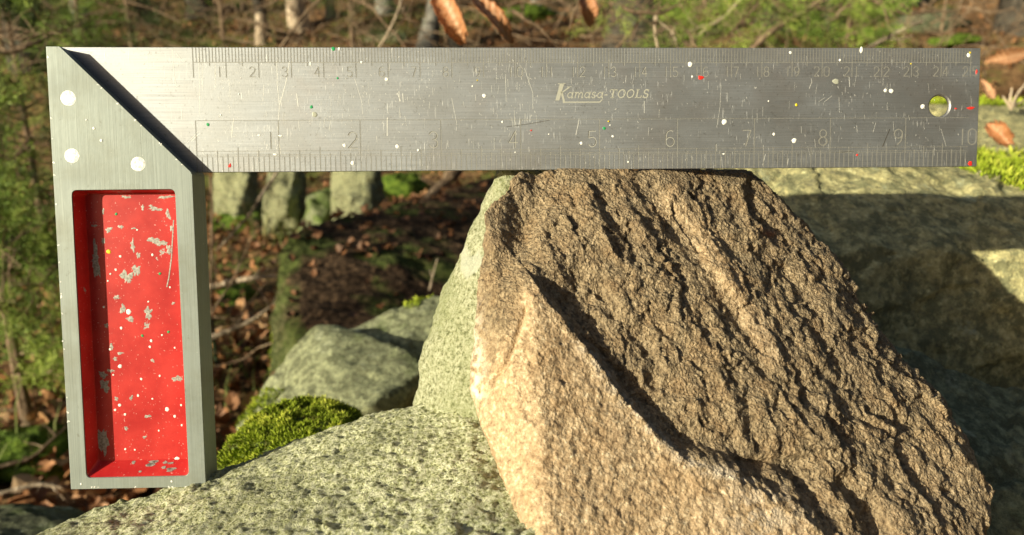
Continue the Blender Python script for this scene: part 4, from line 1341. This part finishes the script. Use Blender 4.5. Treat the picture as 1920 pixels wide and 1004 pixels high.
for a in ((372, 34, 30, 6.5, M_BARKD, 'dark slim trunk above the left part of the blade', .02),
          (172, 26, 60, 5.0, M_BARKG, 'grey trunk above the top of the handle', -.01),
          (262, 22, 40, 6.0, M_BARKD, 'thin dark trunk right of the handle top', .01),
          (486, 20, 66, 5.0, M_BARKD, 'thin dark leaning trunk above the sixth centimetre of the blade', .03),
          (560, 28, 58, 5.5, M_BARKP, 'pale sunlit trunk above the blade, left of the twigs', .0),
          (620, 16, 40, 4.5, M_BARKG, 'slim grey trunk just right of the pale sunlit one', -.03),
          (706, 24, 22, 7.0, M_BARKG, 'grey trunk further up the slope left of the hanging leaves', .02),
          (815, 30, 96, 2.6, M_BARKG, 'near grey stem left of the curled leaves', .08),
          (852, 24, 98, 2.4, M_BARKD, 'dark stem behind the first curled leaf', -.05),
          (1180, 78, 92, 4.5, M_BARKD, 'thick black trunk in shade above the maker lettering', .0),
          (1478, 70, 56, 6.0, M_BARKD, 'broad dark trunk behind the green sprays right of centre', .01),
          (1540, 22, 50, 5.0, M_BARKG, 'thin grey trunk right of the broad dark one', -.02),
          (1905, 60, 60, 5.0, M_BARKD, 'dark trunk at the upper right corner', .0),
          (60, 50, 120, 5.5, M_BARKD, 'dark trunk behind the evergreen at the upper left corner', .02),
          (1010, 18, 12, 6.0, M_BARKG, 'distant thin trunk right of the hanging leaves', .03),
          (1330, 20, 14, 6.5, M_BARKD, 'distant dark trunk between the green sprays', -.02),
          (1700, 24, 10, 6.0, M_BARKG, 'distant grey trunk above the far end of the blade', .0)):
    tree(a[0], a[1], a[2], a[3], a[4], a[5], a[6], seed=a[1])

p = on_ground(492, 84)
mb = MB(); q = np.array([p[0], p[1], gz(p[0], p[1])])
_, _, dz = project(q[None]); rad = 11 / F_PX * float(dz[0])
P = np.array([q + np.array([0, 0, -0.03]), q + np.array([0, 0, .06]), q + np.array([.01, 0, .16]), q + np.array([.01, 0, .24])])
mb.tube(P, [rad * 1.5, rad * 1.1, rad, rad * .95], 14)
tag(mb.build('tree_stump', M_BARKP, smooth=True), 'short pale broken stump sunlit above the blade', 'stump')


def branch(pts, rad, mat, label, name='fallen_branch', cat='branch', side=3, seed=1, group=None):
    """pts in metres, a bent stick with a few side twigs"""
    pts = [np.asarray(p, float) for p in pts]
    P = []
    for a, b in zip(pts[:-1], pts[1:]):
        for t in np.linspace(0, 1, 7)[:-1]: P.append(a + (b - a) * t)
    P.append(pts[-1]); P = np.array(P)
    L = np.linalg.norm(pts[-1] - pts[0])
    for _ in range(2): P[1:-1] = (P[:-2] + P[1:-1] * 2 + P[2:]) / 4
    P = P + fbm(P * 3.0 / L + seed, 3)[:, None] * np.array([0.3, 0.3, 1.0]) * L * 0.05
    mb = MB(); rr = np.random.default_rng(seed)
    Rr = np.linspace(rad, rad * 0.45, len(P)) * (1 + 0.15 * rr.normal(size=len(P)))
    mb.tube(P, Rr, 8)
    for k in range(side):
        i_ = rr.integers(2, len(P) - 2)
        d = (P[i_ + 1] - P[i_]); d /= np.linalg.norm(d)
        d = d + rr.normal(0, 0.7, 3)
        limbs(mb, P[i_], d, L * rr.uniform(0.15, 0.35), rad * 0.4, 1, rr, 5)
    o = mb.build(name, mat, smooth=True)
    return tag(o, label, cat, group)


branch([W(380, 540, 150), W(450, 525, 148), W(535, 520, 146)], 0.007, M_BARKP, 'thick pale stripped branch lying level beside the ledge', seed=2)
branch([W(380, 640, 135), W(440, 618, 136), W(490, 590, 138), W(530, 560, 142)], 0.006, M_BARKP, 'curved pale branch lying under the straighter one beside the ledge', seed=3)
branch([W(860, 315, 215), W(825, 352, 212), W(780, 395, 205), W(735, 432, 200)], 0.020, M_TWIG, 'thick brown dead branch propped above the ledge', seed=4)
branch([W(520, 322, 150), W(470, 400, 148), W(430, 445, 147), W(405, 470, 146)], 0.0035, M_BARKP, 'thin pale twig slanting down beside the handle', name='twig', cat='twig', seed=5)
branch([W(395, 330, 120), W(398, 450, 121), W(392, 600, 122)], 0.0022, M_TWIG, 'thin upright brown twig hugging the side of the handle', name='twig', cat='twig', seed=6, side=5)
branch([W(395, 590, 128), W(440, 520, 130), W(480, 430, 133)], 0.0022, M_TWIG, 'thin dark twig crossing behind the pale branch', name='twig', cat='twig', seed=7, side=4)
branch([W(805, 545, 112), W(812, 515, 113), W(820, 486, 114)], 0.0016, M_BARKP, 'tiny pale twig standing on the ledge', name='twig', cat='twig', seed=8, side=1)
branch([W(-20, 930, 105), W(80, 905, 108), W(180, 935, 110)], 0.004, M_BARKP, 'pale stick on the leaves low at the left', seed=9)
branch([W(-20, 880, 112), W(60, 862, 115), W(125, 800, 120)], 0.004, M_TWIG, 'brown stick leaning against the left evergreen', seed=10)
branch([W(-20, 110, 150), W(60, 85, 152), W(110, 60, 155), W(170, 30, 158)], 0.005, M_TWIG, 'brown bough running out from the upper left corner', seed=11, side=6)
# twigs above the blade at right
for k, (pts, rad, lab) in enumerate((
        ([(1230, 30, 95), (1228, 60, 95), (1235, 100, 96)], .0030, 'reddish stem rising between the two twig tangles'),
        ([(1140, 110, 100), (1175, 70, 99), (1205, 30, 98)], .0024, 'thin twig slanting across the black trunk'),
        ([(1165, 12, 92), (1200, 24, 92), (1240, 30, 92), (1275, 5, 93)], .0028, 'arched twig over the black trunk'),
        ([(1275, 108, 104), (1262, 60, 104), (1235, 40, 104)], .0020, 'short curling twig right of the black trunk'),
        ([(1310, 100, 104), (1285, 50, 104), (1245, 26, 104)], .0020, 'longer curling twig right of the black trunk'),
        ([(1395, 110, 140), (1440, 60, 140), (1540, 5, 142)], .0075, 'thick pale bough sloping up behind the green sprays'),
        ([(1600, 110, 130), (1655, 75, 130), (1730, 40, 130)], .0050, 'brown twig above the far end of the blade'),
        ([(960, 20, 80), (1010, 50, 80), (1050, 95, 81)], .0022, 'fine twig right of the hanging leaves'),
        ([(1090, -10, 60), (1070, 40, 60), (1062, 95, 60)], .0007, 'hair-thin grass stalk crossing the view above the blade'),
        ([(700, 110, 120), (740, 40, 120), (760, -20, 121)], .0026, 'thin twig left of the near grey stem'),
        ([(640, -20, 130), (700, 20, 130), (765, 95, 131)], .0030, 'long pale twig sloping down to the blade'),
        ([(520, 100, 150), (560, 40, 150), (610, -20, 150)], .0032, 'thin brown branch crossing the pale trunk'),
        ([(1400, -10, 120), (1350, 40, 120), (1290, 60, 120)], .0040, 'brown branch reaching left from the green sprays'),
        ([(1600, -20, 110), (1690, 30, 110), (1800, 20, 112)], .0028, 'pale thin twig near the upper right corner'))):
    branch([W(*q_) for q_ in pts], rad, M_TWIG if k % 3 else M_BARKP, lab, name='twig', cat='twig', seed=20 + k, side=3)

# ------------------------------------------------------------------ evergreens
def mat_green(name, c0, c1, c2):
    m = NT(name)
    c = m.ramp(m.attr('tone').outputs['Fac'], [(0.0, c0), (0.5, c1), (1.0, c2)])
    return m.out(col=c, rough=0.6, spec=0.25)


M_EVER = mat_green('evergreen_needles', (0.03, 0.055, 0.010), (0.13, 0.21, 0.03), (0.34, 0.43, 0.08))
M_EVERD = mat_green('dark_evergreen_needles', (0.014, 0.024, 0.008), (0.04, 0.062, 0.014), (0.11, 0.15, 0.03))


def spray_arrays(seed, n=16, nd=9):
    """one feathery spray of unit length growing along +Z"""
    rr = np.random.default_rng(seed)
    V, F = [], []
    def needle(p, d, L, w):
        d = d / np.linalg.norm(d)
        s_ = np.cross(d, rr.normal(size=3)); s_ /= np.linalg.norm(s_); s_ *= w / 2
        b = len(V); m_ = p + d * L * 0.5
        V.extend([p, m_ + s_, p + d * L, m_ - s_]); F.append((b, b + 1, b + 2, b + 3))
    bend = rr.normal(0, 0.12, 2)
    ax = lambda t: np.array([bend[0] * t * t, bend[1] * t * t, t])
    for k in range(n):
        t = 0.1 + 0.88 * k / n
        p = ax(t); a = rr.uniform(0, 6.28)
        d = np.array([math.cos(a) * 0.8, math.sin(a) * 0.8, 0.8]) + rr.normal(0, 0.15, 3); d /= np.linalg.norm(d)
        L = 0.42 * (1.1 - t) + 0.06
        for q in range(nd):
            s_ = (q + 0.5) / nd
            pp = p + d * L * s_ + np.array([0, 0, 0.1 * s_ * s_ * L])
            needle(pp, d * 0.9 + rr.normal(0, 0.55, 3), rr.uniform(0.05, 0.09), 0.016)
        needle(p, d, L * 0.95, 0.007)
    return np.array(V), np.array(F)


SPRAYS = [spray_arrays(s_) for s_ in range(5)]


def align(D, rr):
    D = D / np.linalg.norm(D, axis=1)[:, None]
    a = rr.normal(size=D.shape); X_ = np.cross(D, a); X_ /= np.linalg.norm(X_, axis=1)[:, None]
    return np.stack([X_, np.cross(D, X_), D], -1)


def evergreen(base, H, Rd, ns, spray, mat, label, seed, lean=(0, 0), group='evergreen shrubs', top=1.0, z0=0.05):
    rr = np.random.default_rng(seed)
    root = empty('evergreen_shrub', base); tag(root, label, 'shrub', group)
    mb = MB()
    tt = np.linspace(0, 1, 9)
    St = np.c_[lean[0] * tt, lean[1] * tt, tt * H]
    mb.tube(St, np.linspace(0.012, 0.003, 9) * max(1, H), 7)
    pos, dr = [], []
    limbs_ = [(rr.uniform(z0, 1) ** 0.9, rr.uniform(0, 6.28)) for _ in range(max(14, ns // 9))]
    for k in range(ns):
        if k % 5: t, a = limbs_[rr.integers(0, len(limbs_))]; t = min(max(t + rr.normal(0, 0.022), 0.02), 1); a = a + rr.normal(0, 0.22)
        else: t = rr.uniform(z0, 1) ** 0.9; a = rr.uniform(0, 6.28)
        c = np.array([lean[0] * t, lean[1] * t, t * H])
        rad = Rd * (1 - 0.75 * t * top) * rr.uniform(0.15, 1.0) ** 0.6 * (0.75 + 0.5 * noise3(np.array([[math.cos(a) * 1.5, math.sin(a) * 1.5, t * 4 + seed]]))[0])
        d = np.array([math.cos(a), math.sin(a), rr.uniform(0.0, 0.7)])
        e = c + np.array([math.cos(a), math.sin(a), 0.25]) * rad
        pos.append(e - d * spray * 0.4); dr.append(d + rr.normal(0, 0.35, 3))
        if k % 4 == 0: mb.tube([c, (c + e) / 2 + rr.normal(0, 0.01, 3), e], [0.004, 0.003, 0.001], 4)
    mb.build('stem', M_TWIG, root)
    pos, dr = np.array(pos), np.array(dr)
    clump = fbm(pos * 5 + seed, 2)
    V, F, A = scatter(SPRAYS, pos, spray * rr.uniform(0.6, 1.25, ns), align(dr, rr), np.clip(0.5 + clump * 0.9 + rr.normal(0, .15, ns), 0, 1), rr)
    o = link('foliage', mesh_np('foliage', V, F, False, {'tone': A}), mat, root)
    o['kind'] = 'stuff'
    return root


def bw(px, py, d):
    p = W(px, py, d); return (p[0], p[1], gz(p[0], p[1]))


evergreen(bw(35, 700, 125), 0.55, 0.20, 230, 0.11, M_EVER, 'light green feathery evergreen at the left edge beside the handle', 1)
evergreen(bw(-60, 500, 160), 0.85, 0.30, 200, 0.13, M_EVER, 'taller green evergreen cut by the left edge', 2)
evergreen(bw(60, 300, 230), 1.1, 0.35, 200, 0.15, M_EVERD, 'dark evergreen behind the top of the handle', 3)
evergreen(bw(250, 100, 420), 1.9, 0.65, 380, 0.24, M_EVERD, 'broad dark evergreen above the left end of the blade', 4)
evergreen(bw(150, 60, 330), 1.5, 0.35, 260, 0.18, M_EVER, 'slim sunlit evergreen above the handle corner', 5)
evergreen(bw(660, 60, 560), 1.6, 0.5, 160, 0.22, M_EVERD, 'dark evergreen behind the twigs above the blade', 6)
evergreen(bw(1590, 60, 360), 1.3, 0.5, 240, 0.17, M_EVER, 'green evergreen above the right part of the blade', 7)
evergreen(bw(1300, 60, 500), 1.4, 0.6, 220, 0.2, M_EVERD, 'low dark evergreen behind the curling twigs', 8)


def bough(pts, ns, spray, label, seed, mat=M_EVER, width=0.04, rad=0.0025):
    rr = np.random.default_rng(seed)
    pts = [W(*q_) for q_ in pts]
    P = np.array([pts[0] + (pts[1] - pts[0]) * t for t in np.linspace(0, 1, 8)] + [pts[1] + (pts[2] - pts[1]) * t for t in np.linspace(0.1, 1, 8)])
    root = empty('evergreen_bough', P[0]); tag(root, label, 'bough', 'evergreen boughs hanging in above the blade')
    mb = MB(); mb.tube(P - P[0], np.linspace(rad, rad * .3, len(P)), 6); 
    ii = rr.integers(1, len(P), ns)
    pos = P[ii] - P[0] + rr.normal(0, width, (ns, 3)) * np.array([1, 1, .8])
    D = (pos - (P[ii] - P[0])) / width + np.array([0, 0, -0.3]) + rr.normal(0, .4, (ns, 3))
    for k in range(0, ns, 3): mb.tube([P[ii[k]] - P[0], pos[k]], [rad * .5, rad * .2], 4)
    mb.build('stem', M_TWIG, root)
    V, F, A = scatter(SPRAYS, pos, spray * rr.uniform(0.6, 1.2, ns), align(D, rr), np.clip(rr.normal(0.62, .22, ns), 0, 1), rr)
    o = link('foliage', mesh_np('foliage', V, F, False, {'tone': A}), mat, root); o['kind'] = 'stuff'


bough([(1120, -60, 95), (1145, 0, 95), (1150, 45, 96)], 46, 0.036, 'small green bough tip beside the black trunk', 31, width=.018)
bough([(1330, -60, 105), (1300, -10, 104), (1275, 15, 103)], 50, 0.042, 'green bough tip over the arched twig', 32, width=.022)
bough([(1500, -80, 110), (1440, -10, 108), (1380, 50, 106)], 110, 0.052, 'bright green bough hanging right of the curling twigs', 33, width=.035)
bough([(1640, -80, 115), (1590, -20, 113), (1570, 30, 112)], 64, 0.052, 'bright green bough near the broad dark trunk', 34, width=.03)
bough([(1300, -60, 150), (1330, 30, 148), (1420, 80, 146)], 90, 0.062, 'deeper green bough just above the blade edge', 35, width=.045)
bough([(-40, 60, 95), (40, 75, 96), (100, 60, 98)], 40, 0.05, 'green bough reaching in from the upper left edge', 36, width=.03)
bough([(-60, 440, 90), (30, 470, 92), (105, 540, 94)], 110, 0.05, 'bright green bough beside the middle of the handle', 37, width=.035)
bough([(-60, 260, 110), (20, 300, 112), (80, 260, 114)], 40, 0.05, 'darker green bough beside the upper handle', 38, mat=M_EVERD, width=.04)

# surrounding wood: one mass of conifers round the clearing, open towards the sun
CON = []
for s_ in range(2):
    rr = np.random.default_rng(50 + s_)
    V, F = [], []
    for k in range(1500):
        t = rr.random() ** 0.8
        a = rr.uniform(0, 6.28); R0 = (1 - t) * 0.26 + 0.01
        rad = R0 * rr.uniform(0.3, 1) ** 0.5
        p = np.array([math.cos(a) * rad, math.sin(a) * rad, t * 0.95 + 0.03 - rad * 0.25])
        d = np.array([math.cos(a), math.sin(a), -0.35]) + rr.normal(0, .3, 3); d /= np.linalg.norm(d)
        w = np.cross(d, [0, 0, 1]) + rr.normal(0, .3, 3); w /= np.linalg.norm(w)
        L = rr.uniform(0.03, 0.06); b = len(V)
        V.extend([p, p + d * L * .5 + w * L * .35, p + d * L, p + d * L * .5 - w * L * .35]); F.append((b, b + 1, b + 2, b + 3))
    CON.append((np.array(V), np.array(F)))
rr = np.random.default_rng(60)
pos, sc = [], []
sa = math.atan2(SUN_TO.y, SUN_TO.x)
for k in range(170):
    a = rr.uniform(0, 2 * math.pi); d = rr.uniform(9, 26)
    x, y = d * math.cos(a), d * math.sin(a)
    da = abs((a - sa + math.pi) % (2 * math.pi) - math.pi)
    if da < 0.42: continue
    al, pe = x * math.cos(sa) + y * math.sin(sa), x * 0.592 - y * 0.805
    if al > -9 and -15 < pe < 5: continue
    if y > 0 and d < 13: d = 13 + rr.uniform(0, 8); x, y = d * math.cos(a), d * math.sin(a)
    pos.append((x, y, gz(x, y) - 0.3)); sc.append(rr.uniform(6, 11))
pos = np.array(pos); n = len(pos)
ident = rand_rot(n, rr, 0.02)
V, F, A = scatter(CON, pos, np.array(sc), ident, np.clip(rr.normal(.5, .2, n), 0, 1), rr)
tag(link('conifer_wood', mesh_np('conifer_wood', V, F, False, {'tone': A}), M_EVERD), 'mass of dark conifers closing off the far side of the slope', 'wood', kind='stuff')

# ------------------------------------------------------------------ dry leaves hanging near the camera
def big_leaf(pts, width, roll, curl, label, tone, name='curled_leaf', seed=0):
    """pts: midrib in metres; a beech leaf rolled lengthwise"""
    pts = np.array(pts); k = 29
    tt = np.linspace(0, 1, k); idx = np.linspace(0, 1, len(pts))
    M_ = np.stack([np.interp(tt, idx, pts[:, j]) for j in range(3)], 1)
    for _ in range(6): M_[1:-1] = (M_[:-2] + 2 * M_[1:-1] + M_[2:]) / 4
    T = np.gradient(M_, axis=0); T /= np.linalg.norm(T, axis=1)[:, None]
    B = np.cross(T, -AX_F); B /= np.linalg.norm(B, axis=1)[:, None]
    Nn = np.cross(B, T)
    V, A = [], []
    m_ = 11
    rr = np.random.default_rng(seed)
    for i_ in range(k):
        w = width * (math.sin(math.pi * min(max(tt[i_] * 0.96 + 0.02, 0), 1)) ** 0.7) * (1 + 0.07 * (i_ % 2) + 0.05 * rr.normal())
        for j in range(m_):
            s_ = (j / (m_ - 1) - 0.5) * 2
            ang = s_ * curl + roll
            rad = w / max(curl, 0.3)
            off = B[i_] * (math.sin(ang) - math.sin(roll)) * rad + Nn[i_] * (math.cos(roll) - math.cos(ang)) * rad
            ve = 0.0008 * math.sin(tt[i_] * 55 + abs(s_) * 6)
            V.append(M_[i_] + off + Nn[i_] * ve + T[i_] * 0.002 * rr.normal() * (abs(s_) > 0.9))
            A.append(tone + 0.06 * rr.normal() + (0.25 if j == m_ // 2 else 0) - (0.16 if ((tt[i_] * 7 + abs(s_) * 1.6) % 1) < 0.3 else 0) - 0.25 * (abs(s_) > 0.9))
    F = [(i_ * m_ + j, i_ * m_ + j + 1, (i_ + 1) * m_ + j + 1, (i_ + 1) * m_ + j) for i_ in range(k - 1) for j in range(m_ - 1)]
    o = link(name, mesh_np(name, V, np.array(F), True, {'tone': np.clip(A, 0, 1)}), M_LEAFN)
    sm = o.modifiers.new('t', 'SOLIDIFY'); sm.thickness = 0.0002
    return tag(o, label, 'leaf')


m = NT('copper_beech_leaf')
c = m.ramp(m.attr('tone').outputs['Fac'], [(0.0, (0.12, 0.05, 0.025)), (0.5, (0.36, 0.15, 0.06)), (1.0, (0.66, 0.42, 0.26))])
c = m.mix(m.math('MULTIPLY', m.noise(m.coord(), 260, 4), 0.3), c, (0.20, 0.08, 0.03))
M_LEAFN = m.out(col=c, rough=0.5, normal=m.bump(m.noise(m.coord(), 400, 4), 0.5, 0.001), spec=0.35)
big_leaf([W(815, -40, 54), W(836, 5, 53), W(856, 45, 53), W(870, 84, 54)], 0.0125, -0.35, 1.5, 'curled copper beech leaf hanging above the blade, folded round a dark hollow', 0.62, seed=1)
big_leaf([W(868, -35, 55), W(895, 5, 54), W(930, 40, 54), W(960, 84, 55)], 0.0095, 0.5, 1.1, 'slender curled beech leaf beside the folded one above the blade', 0.70, seed=2)
big_leaf([W(1088, -20, 78), W(1100, 15, 77), W(1106, 50, 78)], 0.012, 0.3, 1.1, 'small orange-brown leaf caught beside the black trunk', 0.60, seed=3)
big_leaf([W(1852, 232, 60), W(1875, 250, 59), W(1893, 272, 59)], 0.0085, -0.5, 1.3, 'orange curled leaf standing on the flat rock beyond the blade end', 0.55, seed=4)
big_leaf([W(1838, 150, 82), W(1850, 172, 81), W(1862, 186, 81)], 0.0085, 0.2, 1.0, 'pale tan leaf lying behind the flat rock near the blade end', 0.85, seed=5)
big_leaf([W(1850, 115, 110), W(1890, 108, 110), W(1930, 98, 111)], 0.013, 0.1, 1.0, 'broad brown leaf above the pale tan one at the right edge', 0.72, seed=6)
mb = MB()
for k, (a, b) in enumerate((((1895, 205, 76), (1925, 150, 77)), ((1893, 200, 76), (1897, 165, 76)), ((1895, 203, 76), (1880, 180, 76)), ((1897, 202, 76), (1925, 185, 77)), ((1895, 203, 76), (1912, 168, 76)))):
    mb.tube(wiggle(W(*a), W(*b), 6, .03, k), np.linspace(0.0016, 0.0008, 6), 6)
tag(mb.build('dry_sprig', M_BARKP), 'pale dry forked sprig on the flat rock at the right edge', 'sprig')
branch([W(690, -70, 58), W(815, -41, 54), W(868, -36, 55), W(980, -60, 60), W(1088, -22, 78), W(1130, -60, 92)], 0.0019, M_TWIG, 'thin twig from which the curled leaves hang', name='twig', cat='twig', seed=44, side=2)

# sprays added behind the handle, out of sight, to break the sun on the ledge
rr = np.random.default_rng(77)
ns = 300
lineT = rr.random(ns)
pos = np.c_[-0.60 - 0.42 * lineT + rr.normal(0, 0.045, ns), 1.18 + 0.75 * lineT + rr.normal(0, 0.05, ns), 0.42 + 0.06 * lineT + rr.normal(0, 0.09, ns)]
V, F, A = scatter(SPRAYS, pos, 0.09 * rr.uniform(0.6, 1.2, ns), align(rr.normal(size=(ns, 3)) + [0, 0, .6], rr), np.clip(rr.normal(.5, .2, ns), 0, 1), rr)
mb = MB(); mb.add(V, F, A)
for k in range(14):
    a = np.array([pos[k][0], pos[k][1], gz(pos[k][0], pos[k][1])]) + rr.normal(0, .015, 3) * [1, 1, 0]
    mb.tube(wiggle(a, pos[k] + [0, 0, 0], 8, .04, k), np.linspace(0.006, 0.002, 8), 5, 0.1)
tag(mb.build('added_shade_scrub', M_EVERD), 'evergreen sprays hidden behind the handle, added to cast broken shade on the ledge', 'added_shade_scrub', kind='stuff')

# tangle of thin dead twigs on the slope
rr = np.random.default_rng(91)
mb = MB()
for k in range(300):
    px, d = rr.uniform(-60, 1980), rr.uniform(170, 620)
    py = rr.uniform(-60, 95)
    c = W(px, py, d); L = rr.uniform(0.10, 0.32) * d / 260
    u = rr.normal(size=3) * [1, .5, .8]; u /= np.linalg.norm(u)
    mb.tube(wiggle(c - u * L, c + u * L, 9, .10, k), np.linspace(1, .3, 9) * rr.uniform(0.0015, 0.004) * d / 260, 5, 0.1)
for k in range(60):
    x, y = rr.uniform(-1.4, -0.25), rr.uniform(1.1, 3.2)
    c = np.array([x, y, gz(x, y) + rr.uniform(.01, .12)]); L = rr.uniform(0.06, 0.2)
    u = rr.normal(size=3) * [1, .8, .7]; u /= np.linalg.norm(u)
    mb.tube(wiggle(c - u * L, c + u * L, 9, .10, k), np.linspace(1, .3, 9) * rr.uniform(0.001, 0.0022), 5, 0.1)
tag(mb.build('brushwood', M_TWIG), 'tangle of thin dead twigs over the slope and leaf litter', 'brushwood', kind='stuff')

for px, base, d, H, Rd, ns, sp, lab, sd in ((700, 90, 260, .55, .22, 90, .10, 'low green juniper tuft left of the near grey stem', 61), (980, 70, 300, .6, .25, 90, .10, 'small juniper tuft beyond the hanging leaves', 62),
                                            (1420, 95, 210, .5, .20, 110, .085, 'near green juniper tuft above the blade, right of the curling twigs', 63), (1760, 95, 240, .45, .2, 80, .09, 'ragged juniper tuft above the far end of the blade', 64),
                                            (420, 80, 340, .8, .28, 110, .12, 'loose green juniper behind the thin leaning trunk', 65), (1120, 60, 330, .7, .25, 80, .11, 'juniper tuft behind the small orange-brown leaf', 66)):
    q = on_ground(px, base)
    evergreen((q[0], q[1], gz(q[0], q[1])), H * 2.0, Rd * 1.7, ns, sp * 1.5, M_EVER if sd % 2 else M_EVERD, lab, sd)
